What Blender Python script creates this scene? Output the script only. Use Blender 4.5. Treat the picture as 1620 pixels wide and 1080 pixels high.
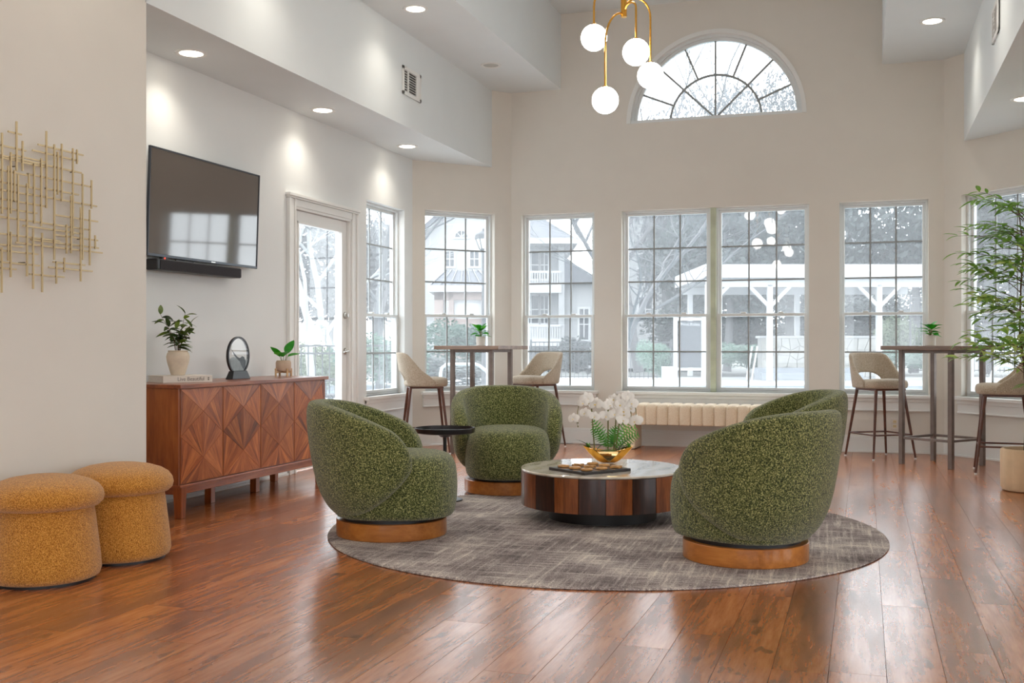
import bpy, bmesh, math, random
from math import sin, cos, pi, radians, sqrt, atan2, exp
from mathutils import Vector, Matrix, Euler
random.seed(7)
for o in list(bpy.data.objects): bpy.data.objects.remove(o)
SC = bpy.context.scene
COL = SC.collection
# ---------------------------------------------------------------- camera, sky, exposure
YAW = radians(18.25); FPX = 1690.0; EYE = 1.06
cd = bpy.data.cameras.new('camera'); cam_o = bpy.data.objects.new('camera', cd); COL.objects.link(cam_o)
cam_o.location = (0, 0, EYE); cam_o.rotation_euler = (radians(90), 0, YAW)
cd.sensor_width = 36; cd.lens = FPX/1620*36; cd.shift_y = 5/1620; cd.clip_end = 400
SC.camera = cam_o
SC.view_settings.view_transform = 'Standard'; SC.view_settings.look = 'None'
SC.view_settings.gamma = 1.0; SC.view_settings.use_curve_mapping = False
SC.view_settings.exposure = 0.36
w = bpy.data.worlds.new('overcast_sky'); SC.world = w; w.use_nodes = True
bg = w.node_tree.nodes['Background']
bg.inputs[0].default_value = (0.90, 0.955, 1.0, 1); bg.inputs[1].default_value = 3.8
CAN_W = 17.0       # watts of one recessed lamp
GLOBE_E = 19.0      # emission of a pendant globe
FWD = Vector((-sin(YAW), cos(YAW))); RGT = Vector((cos(YAW), sin(YAW)))
def spot(px, D):   # ground position on the bearing of picture column px at depth D
    v = FWD*D + RGT*((px-810)/FPX*D); return v.x, v.y
# ---------------------------------------------------------------- mesh helpers
class MB:
    def __init__(s): s.v = []; s.f = []; s.uv = {}
    def add(s, vs, fs):
        n = len(s.v); s.v += [tuple(p) for p in vs]; s.f += [tuple(i+n for i in f) for f in fs]; return s
    def box(s, a, b, M=None):
        x0,y0,z0 = a; x1,y1,z1 = b
        vs = [(x0,y0,z0),(x1,y0,z0),(x1,y1,z0),(x0,y1,z0),(x0,y0,z1),(x1,y0,z1),(x1,y1,z1),(x0,y1,z1)]
        if M is not None: vs = [M @ Vector(p) for p in vs]
        return s.add(vs, [(3,2,1,0),(4,5,6,7),(0,1,5,4),(1,2,6,5),(2,3,7,6),(3,0,4,7)])
    def cbox(s, c, d, M=None):
        return s.box([c[i]-d[i]/2 for i in range(3)], [c[i]+d[i]/2 for i in range(3)], M)
    def loft(s, loops, close=True, cap0=True, cap1=True):
        n = len(loops[0]); base = len(s.v)
        for L in loops: s.v += [tuple(p) for p in L]
        for k in range(len(loops)-1):
            a = base+k*n; b = a+n
            for i in range(n if close else n-1):
                j = (i+1) % n; s.f.append((a+i, a+j, b+j, b+i))
        if close and cap0: s.f.append(tuple(base+i for i in reversed(range(n))))
        if close and cap1: s.f.append(tuple(base+(len(loops)-1)*n+i for i in range(n)))
        return s
    def lathe(s, prof, c=(0,0,0), n=32, sx=1, sy=1, cap=True):
        loops = [[(c[0]+r*cos(2*pi*i/n)*sx, c[1]+r*sin(2*pi*i/n)*sy, c[2]+z) for i in range(n)] for r, z in prof]
        return s.loft(loops, True, cap, cap)
    def tube(s, pts, rs, n=8, cap=True):
        pts = [Vector(p) for p in pts]
        if not hasattr(rs, '__len__'): rs = [rs]*len(pts)
        loops = []; ref = None
        for i, p in enumerate(pts):
            d = (pts[min(i+1, len(pts)-1)] - pts[max(i-1, 0)])
            if d.length < 1e-9: d = Vector((0,0,1))
            d.normalize()
            if ref is None:
                ref = Vector((1,0,0)) if abs(d.x) < .8 else Vector((0,1,0))
            u = (ref - d*ref.dot(d))
            if u.length < 1e-6: u = d.orthogonal()
            u.normalize(); ref = u; q = d.cross(u)
            loops.append([p + (u*cos(2*pi*k/n) + q*sin(2*pi*k/n))*rs[i] for k in range(n)])
        return s.loft(loops, True, cap, cap)
    def cyl(s, p0, p1, r0, r1=None, n=16): return s.tube([p0, p1], [r0, r0 if r1 is None else r1], n)
    def bar(s, p0, p1, wd, ht, up=(0,0,1)):   # rectangular bar
        p0 = Vector(p0); p1 = Vector(p1); d = (p1-p0).normalized(); up = Vector(up)
        if abs(d.dot(up)) > .98: up = Vector((1,0,0))
        a = d.cross(up).normalized(); b = a.cross(d)
        L = lambda p: [p+a*wd/2+b*ht/2, p-a*wd/2+b*ht/2, p-a*wd/2-b*ht/2, p+a*wd/2-b*ht/2]
        return s.loft([L(p0), L(p1)])
    def mesh(s, name, smooth=35):
        me = bpy.data.meshes.new(name); me.from_pydata(s.v, [], s.f); me.validate(); me.update()
        bm = bmesh.new(); bm.from_mesh(me); bmesh.ops.recalc_face_normals(bm, faces=bm.faces); bm.to_mesh(me); bm.free()
        if smooth:
            me.shade_smooth()
            if smooth < 180: me.set_sharp_from_angle(angle=radians(smooth))
        return me
def link(name, me, mat=None, parent=None, loc=None, rz=None):
    o = bpy.data.objects.new(name, me); COL.objects.link(o)
    if mat is not None and me is not None and len(me.materials) == 0: me.materials.append(mat)
    if parent is not None: o.parent = parent
    if loc is not None: o.location = loc
    if rz is not None: o.rotation_euler = (0, 0, rz)
    return o
def ob(name, mb, mat, parent=None, smooth=35, bevel=0, seg=2, loc=None, rz=None, sub=0, label=None):
    o = link(name, mb.mesh(name, smooth), mat, parent, loc, rz)
    if bevel:
        m = o.modifiers.new('bevel', 'BEVEL'); m.width = bevel; m.segments = seg; m.limit_method = 'ANGLE'; m.angle_limit = radians(40)
    if sub:
        m = o.modifiers.new('sub', 'SUBSURF'); m.levels = sub; m.render_levels = sub
    if label: o['label'] = label
    return o
def tag(o, label, cat, group=None, kind=None):
    o['label'] = label; o['category'] = cat
    if group: o['group'] = group
    if kind: o['kind'] = kind
    return o
def thing(name, label, cat, loc=(0,0,0), rz=0, group=None):
    o = bpy.data.objects.new(name, None); COL.objects.link(o); o.empty_display_size = .05
    o.location = loc; o.rotation_euler = (0,0,rz); return tag(o, label, cat, group)
def struct(name, mb=None, mat=None, loc=(0,0,0), rz=0, smooth=0, bevel=0):
    if mb is None:
        o = bpy.data.objects.new(name, None); COL.objects.link(o); o.location = loc; o.rotation_euler = (0,0,rz)
    else: o = ob(name, mb, mat, None, smooth, bevel, loc=loc, rz=rz)
    o['kind'] = 'structure'; return o
def dup(root, loc=None, rz=None, label=None, group=None):
    r = root.copy(); COL.objects.link(r)
    if loc is not None: r.location = loc
    if rz is not None: r.rotation_euler = (0,0,rz)
    if label: r['label'] = label
    if group: r['group'] = group
    for ch in list(root.children):
        c = ch.copy(); COL.objects.link(c); c.parent = r
        for g in list(ch.children):
            d = g.copy(); COL.objects.link(d); d.parent = c
    return r
def interp(x, xs, ys):
    if x <= xs[0]: return ys[0]
    for i in range(len(xs)-1):
        if x <= xs[i+1]:
            t = (x-xs[i])/(xs[i+1]-xs[i]); return ys[i]+(ys[i+1]-ys[i])*t
    return ys[-1]
def sup(a, n): return (abs(cos(a))**(2/n)*(1 if cos(a) >= 0 else -1), abs(sin(a))**(2/n)*(1 if sin(a) >= 0 else -1))
# ---------------------------------------------------------------- materials
def S2L(c): return tuple(((x/255)/12.92 if x/255 <= .04045 else ((x/255+.055)/1.055)**2.4) for x in c)
class NT:
    def __init__(s, name):
        s.m = bpy.data.materials.new(name); s.m.use_nodes = True; s.t = s.m.node_tree
        s.b = s.t.nodes['Principled BSDF']; s.out = s.t.nodes['Material Output']
    def n(s, typ, **k):
        nd = s.t.nodes.new('ShaderNode'+typ)
        for a, v in k.items():
            if a.startswith('i_'):
                key = a[2:]; key = int(key) if key.isdigit() else key.replace('_', ' ')
                nd.inputs[key].default_value = v
            else: setattr(nd, a, v)
        return nd
    def l(s, a, b): s.t.links.new(a, b)
    def ramp(s, fac, stops):
        r = s.n('ValToRGB'); e = r.color_ramp.elements
        while len(e) < len(stops): e.new(.5)
        for i, (p, c) in enumerate(stops): e[i].position = p; e[i].color = (*c, 1)
        s.l(fac, r.inputs[0]); return r.outputs[0]
    def coord(s, kind='Object', scale=(1,1,1), rnd=False, rot=(0,0,0)):
        tc = s.n('TexCoord'); mp = s.n('Mapping'); mp.inputs['Scale'].default_value = scale; mp.inputs['Rotation'].default_value = rot
        src = tc.outputs[kind]
        if rnd:
            oi = s.n('ObjectInfo'); mu = s.n('VectorMath', operation='SCALE'); mu.inputs[0].default_value = (37, 53, 71)
            s.l(oi.outputs['Random'], mu.inputs['Scale']); ad = s.n('VectorMath', operation='ADD')
            s.l(src, ad.inputs[0]); s.l(mu.outputs[0], ad.inputs[1]); src = ad.outputs[0]
        s.l(src, mp.inputs[0]); return mp.outputs[0]
    def noise(s, vec, scale, detail=4, rough=.5, out='Fac'):
        nd = s.n('TexNoise', i_Scale=scale, i_Detail=detail, i_Roughness=rough); s.l(vec, nd.inputs['Vector']); return nd.outputs[out]
    def bump(s, h, strength=.3, dist=.01):
        b = s.n('Bump', i_Strength=strength, i_Distance=dist); s.l(h, b.inputs['Height']); s.l(b.outputs[0], s.b.inputs['Normal'])
    def set(s, **k):
        for a, v in k.items(): s.b.inputs[a.replace('_', ' ')].default_value = v
        return s
def plain(name, rgb, rough=.5, metal=0, spec=.5, nscale=0, namt=.08, coat=0):
    t = NT(name); c = S2L(rgb); t.set(Roughness=rough, Metallic=metal); t.b.inputs['Specular IOR Level'].default_value = spec
    if coat: t.b.inputs['Coat Weight'].default_value = coat; t.b.inputs['Coat Roughness'].default_value = .08
    if nscale:
        f = t.noise(t.coord(), nscale, 3)
        t.l(t.ramp(f, [(.3, tuple(x*(1-namt) for x in c)), (.7, tuple(min(1, x*(1+namt)) for x in c))]), t.b.inputs['Base Color'])
    else: t.set(Base_Color=(*c, 1))
    return t.m
def emit(name, rgb, e):
    t = NT(name); t.set(Base_Color=(*S2L(rgb), 1)); t.b.inputs['Emission Color'].default_value = (*S2L(rgb), 1); t.b.inputs['Emission Strength'].default_value = e
    return t.m
def wood(name, dark, mid, light, axis='X', scale=1, rough=.35, rnd=True, contrast=1, coat=0, kind='Object', fine=60):
    t = NT(name); sc = {'X': (.12, 1, 1), 'Y': (1, .12, 1), 'Z': (1, 1, .12)}[axis]
    v = t.coord(kind, tuple(a*scale for a in sc), rnd)
    a = t.noise(v, 14, 5, .6); b = t.noise(v, fine, 3, .6)
    m = t.n('Mix', data_type='FLOAT'); m.inputs[0].default_value = .3; t.l(a, m.inputs[2]); t.l(b, m.inputs[3])
    lo = .5-.17/contrast; hi = .5+.17/contrast
    colr = t.ramp(m.outputs[0], [(lo, S2L(dark)), (.5, S2L(mid)), (hi, S2L(light))])
    if rnd:
        oi = t.n('ObjectInfo'); hs = t.n('HueSaturation'); mr = t.n('MapRange'); mr.inputs[3].default_value = .85; mr.inputs[4].default_value = 1.15
        t.l(oi.outputs['Random'], mr.inputs[0]); t.l(mr.outputs[0], hs.inputs['Value']); t.l(colr, hs.inputs['Color']); colr = hs.outputs[0]
    t.l(colr, t.b.inputs['Base Color']); t.set(Roughness=rough); t.bump(b, .08, .002)
    if coat: t.b.inputs['Coat Weight'].default_value = coat; t.b.inputs['Coat Roughness'].default_value = .12
    return t.m
def boucle(name, dark, mid, light, scale=150, bstr=.9, sheen=.4):
    t = NT(name); v = t.coord('Object')
    vo = t.n('TexVoronoi', i_Scale=scale); nz = t.noise(v, scale*.6, 2, .5, 'Color')
    mx = t.n('Mix', data_type='VECTOR'); mx.inputs[0].default_value = .012
    t.l(v, mx.inputs[4]); t.l(nz, mx.inputs[5]); t.l(mx.outputs[1], vo.inputs['Vector'])
    f2 = t.noise(v, scale*.75, 3, .65)
    s1 = t.n('Math', operation='SUBTRACT'); t.l(f2, s1.inputs[0]); mu = t.n('Math', operation='MULTIPLY'); mu.inputs[1].default_value = .35
    t.l(vo.outputs['Distance'], mu.inputs[0]); t.l(mu.outputs[0], s1.inputs[1])
    t.l(t.ramp(s1.outputs[0], [(.16, S2L(dark)), (.34, S2L(mid)), (.52, S2L(light))]), t.b.inputs['Base Color'])
    t.set(Roughness=.95); t.b.inputs['Specular IOR Level'].default_value = .1
    t.b.inputs['Sheen Weight'].default_value = sheen; t.b.inputs['Sheen Roughness'].default_value = .5
    t.bump(s1.outputs[0], bstr, .006); return t.m
def pane_mat(name, veil=.2, tint=(.95, .97, .97)):
    t = NT(name); t.t.nodes.remove(t.b)
    tr = t.n('BsdfTransparent'); tr.inputs[0].default_value = (*tint, 1)
    df = t.n('BsdfTranslucent'); df.inputs[0].default_value = (.95, .97, 1, 1)
    gl = t.n('BsdfGlossy'); gl.inputs['Roughness'].default_value = .0; gl.inputs[0].default_value = (1, 1, 1, 1)
    fr = t.n('Fresnel', i_IOR=1.45)
    m1 = t.n('MixShader'); m1.inputs[0].default_value = veil; t.l(tr.outputs[0], m1.inputs[1]); t.l(df.outputs[0], m1.inputs[2])
    m2 = t.n('MixShader'); t.l(fr.outputs[0], m2.inputs[0]); t.l(m1.outputs[0], m2.inputs[1]); t.l(gl.outputs[0], m2.inputs[2])
    t.l(m2.outputs[0], t.out.inputs[0]); return t.m
def leafmat(name, a, b, c):
    t = NT(name); oi = t.n('ObjectInfo'); f = t.noise(t.coord(), 30, 2)
    ad = t.n('Math', operation='ADD'); t.l(oi.outputs['Random'], ad.inputs[0]); t.l(f, ad.inputs[1])
    mu = t.n('Math', operation='MULTIPLY'); mu.inputs[1].default_value = .5; t.l(ad.outputs[0], mu.inputs[0])
    t.l(t.ramp(mu.outputs[0], [(.25, S2L(a)), (.5, S2L(b)), (.75, S2L(c))]), t.b.inputs['Base Color']); t.set(Roughness=.45)
    tr = t.n('BsdfTranslucent'); t.l(t.b.inputs['Base Color'].links[0].from_socket, tr.inputs[0]); mx = t.n('MixShader'); mx.inputs[0].default_value = .4
    t.l(t.b.outputs[0], mx.inputs[1]); t.l(tr.outputs[0], mx.inputs[2]); t.l(mx.outputs[0], t.out.inputs[0]); return t.m
M = {}
M['wall_l'] = plain('cool_white_wall', (231, 233, 232), .8, spec=.3, nscale=3, namt=.01)  # left wall tone, cooler and whiter than the other walls
M['wall'] = plain('wall_paint', (227, 222, 213), .8, spec=.3, nscale=3, namt=.015)
M['ceil'] = plain('ceiling_paint', (232, 237, 238), .85, spec=.3, nscale=3, namt=.01)
M['trim'] = plain('white_trim_paint', (236, 236, 233), .4)
M['vinyl'] = plain('white_window_vinyl', (228, 232, 232), .35)
M['muntin'] = plain('grey_muntin', (152, 156, 157), .4)
M['oldwood'] = plain('weathered_frame', (196, 203, 178), .5, nscale=8, namt=.12)
M['pane'] = pane_mat('window_glass', .13)
M['black'] = plain('black_plastic', (26, 26, 28), .4)
M['blackmetal'] = plain('black_metal', (40, 38, 40), .28, metal=.3)
M['gold'] = plain('brushed_brass', (214, 160, 72), .25, metal=1)
M['goldbright'] = plain('polished_gold', (240, 180, 80), .1, metal=1)
M['artgold'] = plain('champagne_rod', (206, 186, 144), .4, metal=.25)
M['chrome'] = plain('satin_nickel', (190, 186, 180), .25, metal=1)
M['globe'] = emit('opal_globe', (255, 250, 242), GLOBE_E)
M['lens'] = emit('lamp_lens', (255, 244, 225), 7)
M['unlit'] = plain('unlit_lens', (196, 196, 190), .4)
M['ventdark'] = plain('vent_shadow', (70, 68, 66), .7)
M['cream'] = boucle('cream_boucle', (226, 202, 172), (240, 222, 196), (248, 236, 216), 220, .25, .3)
M['green'] = boucle('green_boucle', (30, 42, 22), (100, 108, 58), (194, 190, 128), 185)
M['orange'] = boucle('orange_boucle', (140, 82, 24), (206, 140, 54), (236, 180, 96), 300, .6)
M['taupe'] = boucle('taupe_weave', (150, 134, 114), (188, 173, 154), (210, 198, 180), 260, .3, .2)
M['plinth'] = wood('honey_plinth_wood', (146, 84, 28), (184, 112, 44), (206, 136, 62), 'X', .8, .3, coat=.4)
M['cred'] = wood('acacia_wood', (110, 48, 14), (158, 80, 28), (186, 104, 44), 'Z', 1.0, .35, coat=.15)
M['credx'] = wood('acacia_wood_top', (112, 50, 22), (152, 78, 38), (180, 104, 56), 'Y', 1.0, .3, coat=.3)
M['walnut'] = plain('walnut_metal', (92, 52, 36), .35, nscale=20, namt=.3)
M['iron'] = plain('bronze_steel', (112, 98, 90), .38, metal=.45, nscale=15, namt=.15)
M['tabletop'] = wood('bar_top_wood', (100, 80, 68), (132, 108, 92), (156, 130, 110), 'X', 1, .35)
M['stave_d'] = wood('dark_stave', (30, 14, 10), (52, 28, 22), (76, 44, 34), 'Z', 2, .3, coat=.4)
M['stave_l'] = wood('light_stave', (84, 40, 16), (128, 68, 30), (160, 94, 46), 'Z', 2, .35, coat=.3)
M['soil'] = plain('dark_soil', (58, 44, 36), .95, nscale=60, namt=.5)
M['plaster'] = plain('sandy_ceramic', (222, 206, 184), .85, nscale=18, namt=.08)
M['whitepot'] = plain('white_ceramic', (226, 220, 212), .5)
M['pinkpot'] = plain('blush_ceramic', (206, 180, 156), .7)
M['fluted'] = plain('fluted_stone', (216, 186, 150), .8, nscale=10, namt=.08)
M['lightwood'] = plain('light_wood', (206, 168, 124), .5, nscale=20, namt=.1)
M['leaf_dark'] = leafmat('dark_leaf', (34, 50, 24), (62, 84, 34), (116, 140, 40))
M['leaf_bright'] = leafmat('bright_leaf', (28, 120, 22), (46, 150, 26), (96, 190, 50))
M['leaf_tall'] = leafmat('tall_plant_leaf', (108, 158, 66), (160, 198, 94), (206, 224, 134))
M['leaf_blue'] = leafmat('strap_leaf', (36, 58, 48), (60, 86, 66), (90, 116, 84))
M['fern'] = leafmat('fern_leaf', (60, 130, 40), (96, 168, 60), (140, 200, 100))
M['stem'] = plain('green_stem', (112, 112, 52), .6)
M['bark'] = plain('brown_bark', (96, 76, 54), .8)
M['petal'] = plain('white_petal', (244, 240, 234), .6)
M['petalc'] = plain('yellow_lip', (222, 196, 120), .6)
M['book'] = plain('cream_book_cover', (226, 218, 206), .6)
M['paper'] = plain('book_pages', (232, 228, 218), .8, nscale=90, namt=.05)
M['ink'] = plain('grey_ink', (120, 112, 106), .7)
M['sandglass'] = pane_mat('sand_art_glass', .06)
M['sand'] = plain('grey_sand', (96, 98, 102), .8, nscale=30, namt=.4)
M['slate'] = plain('dark_tray', (58, 55, 55), .5)
M['ringwood'] = plain('tan_ring_wood', (206, 154, 92), .5, nscale=30, namt=.2)
M['ivory'] = plain('ivory_plastic', (232, 214, 170), .5)
def screen():
    t = NT('tv_screen'); t.set(Base_Color=(.10, .082, .07, 1), Roughness=.05); t.b.inputs['IOR'].default_value = 2.0; return t.m  # brownish base colour imitates the room's reflection in the dark glass
M['screen'] = screen()
def marble():
    t = NT('cream_marble'); v = t.coord('Object', (2.2, 2.2, 2.2)); a = t.noise(v, 2.5, 6, .6)
    wv = t.n('TexWave', i_Scale=1.2, i_Distortion=9.0, i_Detail=4.0); t.l(v, wv.inputs['Vector'])
    m = t.n('Mix', data_type='FLOAT'); m.inputs[0].default_value = .45; t.l(a, m.inputs[2]); t.l(wv.outputs['Fac'], m.inputs[3])
    t.l(t.ramp(m.outputs[0], [(.15, S2L((176, 158, 136))), (.32, S2L((216, 206, 190))), (.7, S2L((232, 225, 213)))]), t.b.inputs['Base Color'])
    t.set(Roughness=.12); t.b.inputs['Coat Weight'].default_value = .5; return t.m
M['marble'] = marble()
def planks():
    t = NT('oak_plank'); oi = t.n('ObjectInfo'); v = t.coord('Object', (1, .1, 1), True)
    a = t.noise(v, 9, 6, .62); b = t.noise(v, 45, 4, .65)
    v2 = t.coord('Object', (1, .35, 1), True); k = t.noise(v2, 13, 3, .5)
    m = t.n('Mix', data_type='FLOAT'); m.inputs[0].default_value = .38; t.l(a, m.inputs[2]); t.l(b, m.inputs[3])
    c1 = t.ramp(m.outputs[0], [(.30, S2L((84, 44, 22))), (.42, S2L((142, 80, 40))), (.52, S2L((178, 106, 58))), (.66, S2L((204, 134, 82)))])
    kr = t.ramp(k, [(.27, (.28, .22, .2)), (.36, (1, 1, 1))])
    mm = t.n('Mix', data_type='RGBA', blend_type='MULTIPLY'); mm.inputs[0].default_value = 1; t.l(c1, mm.inputs[6]); t.l(kr, mm.inputs[7])
    hs = t.n('HueSaturation'); mr = t.n('MapRange'); mr.inputs[3].default_value = .86; mr.inputs[4].default_value = 1.12
    t.l(oi.outputs['Random'], mr.inputs[0]); t.l(mr.outputs[0], hs.inputs['Value']); t.l(mm.outputs[2], hs.inputs['Color'])
    t.l(hs.outputs[0], t.b.inputs['Base Color'])
    rr = t.ramp(a, [(.36, (.27,)*3), (.62, (.21,)*3)]); t.l(rr, t.b.inputs['Roughness'])
    t.b.inputs['IOR'].default_value = 3.2
    t.bump(b, .07, .002); return t.m
M['plank'] = planks()
def rugmat():
    t = NT('distressed_rug'); v = t.coord('Object'); big = t.noise(t.coord('Object', (1, 1, 1)), 2.2, 5, .65)
    wx = t.noise(t.coord('Object', (1, .04, 1)), 64, 3, .7); wy = t.noise(t.coord('Object', (.04, 1, 1)), 64, 3, .7)
    mx = t.n('Math', operation='MAXIMUM'); t.l(wx, mx.inputs[0]); t.l(wy, mx.inputs[1])
    m = t.n('Mix', data_type='FLOAT'); m.inputs[0].default_value = .5; t.l(big, m.inputs[2]); t.l(mx.outputs[0], m.inputs[3])
    f = t.noise(v, 160, 2); m2 = t.n('Mix', data_type='FLOAT'); m2.inputs[0].default_value = .25; t.l(m.outputs[0], m2.inputs[2]); t.l(f, m2.inputs[3])
    t.l(t.ramp(m2.outputs[0], [(.43, S2L((100, 92, 92))), (.50, S2L((152, 141, 138))), (.55, S2L((186, 176, 171))), (.60, S2L((226, 217, 204)))]), t.b.inputs['Base Color'])
    t.set(Roughness=.95); t.b.inputs['Specular IOR Level'].default_value = .1; t.bump(f, .6, .004); return t.m
M['rug'] = rugmat()
def veneer():
    t = NT('fanned_veneer'); v = t.coord('UV', (1, 1, 1), True)
    mp = t.n('Mapping'); mp.inputs['Scale'].default_value = (5, .5, 1); t.l(v, mp.inputs[0]); a = t.noise(mp.outputs[0], 1.5, 5, .65)
    m3 = t.n('Mapping'); m3.inputs['Scale'].default_value = (.9, .05, 1); t.l(v, m3.inputs[0]); b = t.noise(m3.outputs[0], 1.0, 1, .5)
    m = t.n('Mix', data_type='FLOAT'); m.inputs[0].default_value = .5; t.l(a, m.inputs[2]); t.l(b, m.inputs[3])
    c = t.ramp(m.outputs[0], [(.32, S2L((92, 36, 10))), (.48, S2L((164, 84, 32))), (.64, S2L((206, 122, 58)))])
    oi = t.n('ObjectInfo'); h = t.n('HueSaturation'); mr = t.n('MapRange'); mr.inputs[3].default_value = .7; mr.inputs[4].default_value = 1.12
    t.l(oi.outputs['Random'], mr.inputs[0]); t.l(mr.outputs[0], h.inputs['Value']); t.l(c, h.inputs['Color']); t.l(h.outputs[0], t.b.inputs['Base Color'])
    t.set(Roughness=.42); return t.m
M['veneer'] = veneer()
# outdoor materials
M['siding'] = None
def siding(name, rgb, pitch=.16):
    t = NT(name); tc = t.coord('Object', (1, 1, 1)); sp = t.n('SeparateXYZ'); t.l(tc, sp.inputs[0])
    mu = t.n('Math', operation='MULTIPLY'); mu.inputs[1].default_value = 1/pitch; t.l(sp.outputs['Z'], mu.inputs[0])
    fr = t.n('Math', operation='FRACT'); t.l(mu.outputs[0], fr.inputs[0]); c = S2L(rgb)
    t.l(t.ramp(fr.outputs[0], [(.0, tuple(x*.62 for x in c)), (.16, c)]), t.b.inputs['Base Color']); t.set(Roughness=.7); t.bump(fr.outputs[0], .3, .02); return t.m
M['siding'] = siding('grey_siding', (164, 165, 167)); M['siding_w'] = siding('white_siding', (178, 178, 180))
M['roof'] = plain('roof_shingle', (98, 100, 106), .9, nscale=6, namt=.2)
M['outwhite'] = plain('outdoor_white', (184, 185, 187), .6)
M['darkwin'] = plain('dark_window', (74, 77, 82), .15)
M['lampglass'] = plain('lantern_glass', (240, 240, 236), .2)
M['outdark'] = plain('outdoor_dark_metal', (66, 68, 71), .5)
M['stone'] = None
def stone():
    t = NT('flagstone_wall'); v = t.coord('Object'); vo = t.n('TexVoronoi', i_Scale=2.4); t.l(v, vo.inputs['Vector'])
    t.l(t.ramp(t.noise(v, 3, 4), [(.3, S2L((158, 158, 154))), (.7, S2L((192, 191, 186)))]), t.b.inputs['Base Color']); t.set(Roughness=.9); return t.m
M['stone'] = stone()
M['concrete'] = plain('pale_concrete', (164, 166, 168), .85, nscale=1, namt=.05)
M['tileband'] = plain('grey_tile', (140, 146, 154), .4, nscale=4, namt=.08)
M['water'] = plain('pool_water', (120, 150, 160), .04)
M['lawn'] = plain('winter_ground', (104, 106, 103), .95, nscale=1.5, namt=.15)
M['hedge'] = leafmat('hedge_leaf', (56, 84, 72), (84, 112, 98), (116, 142, 128))
M['shrub'] = leafmat('pale_shrub_leaf', (92, 106, 84), (126, 138, 114), (160, 168, 148))
M['evergreen'] = leafmat('evergreen_leaf', (46, 55, 53), (66, 76, 74), (94, 104, 102))
M['greytree'] = leafmat('grey_tree_leaf', (78, 81, 84), (100, 103, 106), (128, 131, 134))
M['barebark'] = plain('bare_branch', (96, 96, 98), .9)
M['palebark'] = plain('pale_branch', (160, 160, 160), .9)
M['brick'] = plain('distant_brick', (146, 132, 127), .9, nscale=5, namt=.15)
# ---------------------------------------------------------------- room shell
CX = -1.467; YB = 11.1
HOV = 2.200; XL = -4.46; YC = 10.22
LX0 = CX-HOV; RX0 = CX+HOV; XR = 1.526
Z1 = 2.98; Z2 = 3.81; Z3 = 4.62; TOP = 4.9
TH = .14
def wall_mb(length, height, opens, thick=TH, arch=None):
    """local: s along x 0..length, inner face at y=0, outer at y=+thick"""
    mb = MB(); ss = sorted({0, length, *[v for o_ in opens for v in o_[:2]]}); zs = sorted({0, height, *[v for o_ in opens for v in o_[2:]]})
    if arch:
        ac, az, ar = arch; ss = sorted(set(ss) | {ac-ar, ac+ar}); zs = sorted(set(zs) | {az, az+ar+.1})
    for i in range(len(ss)-1):
        for j in range(len(zs)-1):
            ms = (ss[i]+ss[i+1])/2; mz = (zs[j]+zs[j+1])/2
            if any(o_[0] < ms < o_[1] and o_[2] < mz < o_[3] for o_ in opens): continue
            if arch and ac-ar < ms < ac+ar and az < mz < az+ar+.1: continue
            mb.box((ss[i], 0, zs[j]), (ss[i+1], thick, zs[j+1]))
    if arch:
        N = 72
        for k in range(N):
            a0 = pi-pi*k/N; a1 = pi-pi*(k+1)/N
            x0 = ac+ar*cos(a0); x1 = ac+ar*cos(a1); z0 = az+ar*sin(a0); z1 = az+ar*sin(a1); zt = az+ar+.1
            mb.add([(x0,0,z0),(x1,0,z1),(x1,thick,z1),(x0,thick,z0),(x0,0,zt),(x1,0,zt),(x1,thick,zt),(x0,thick,zt)],
                   [(3,2,1,0),(4,5,6,7),(0,1,5,4),(1,2,6,5),(2,3,7,6),(3,0,4,7)])
    return mb
WZ0, WZ1 = .57, 2.475
# back wall (local x = world x - LX0)
bw_open = [(-3.55-LX0, -2.735-LX0, WZ0, WZ1), (-2.44-LX0, -.525-LX0, WZ0, WZ1), (-.235-LX0, .59-LX0, WZ0, WZ1)]
FANR = .905; FANZ = 3.39
wall_back = struct('wall_back', wall_mb(RX0-LX0, TOP, bw_open, arch=(CX-LX0, FANZ, FANR)), M['wall'], (LX0, YB, 0))
# left wall of the alcove: runs along +Y at X=XL ; local x -> +Y, local y -> -X
DOOR0, DOOR1, DOORH = 7.79, 8.80, 2.20
LW0 = 4.9
lw_open = [(DOOR0-LW0, DOOR1-LW0, 0, DOORH), (9.14-LW0, 10.02-LW0, WZ0, 2.43)]
wall_left = struct('wall_left', wall_mb(YC-LW0, TOP, lw_open), M['wall_l'], (XL, LW0, 0), radians(90))
# chamfered corner walls
cl = sqrt((LX0-XL)**2+(YB-YC)**2); ca = atan2(YB-YC, LX0-XL)
c0 = .145; c1 = .975
wall_cl = struct('wall_left_corner', wall_mb(cl, TOP, [(c0, c1, WZ0, WZ1)]), M['wall'], (XL, YC, 0), ca)
wall_cr = struct('wall_right_corner', wall_mb(cl, TOP, [(cl-c1, cl-c0, WZ0, WZ1)]), M['wall'], (RX0, YB, 0), -ca)
# foreground left wall (projecting), flush with the lower bulkhead face
FX = -3.83; FY = 5.055
struct('wall_left_front', MB().box((XL-.2, -6.1, 0), (FX, FY, TOP)), M['wall'])
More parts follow.
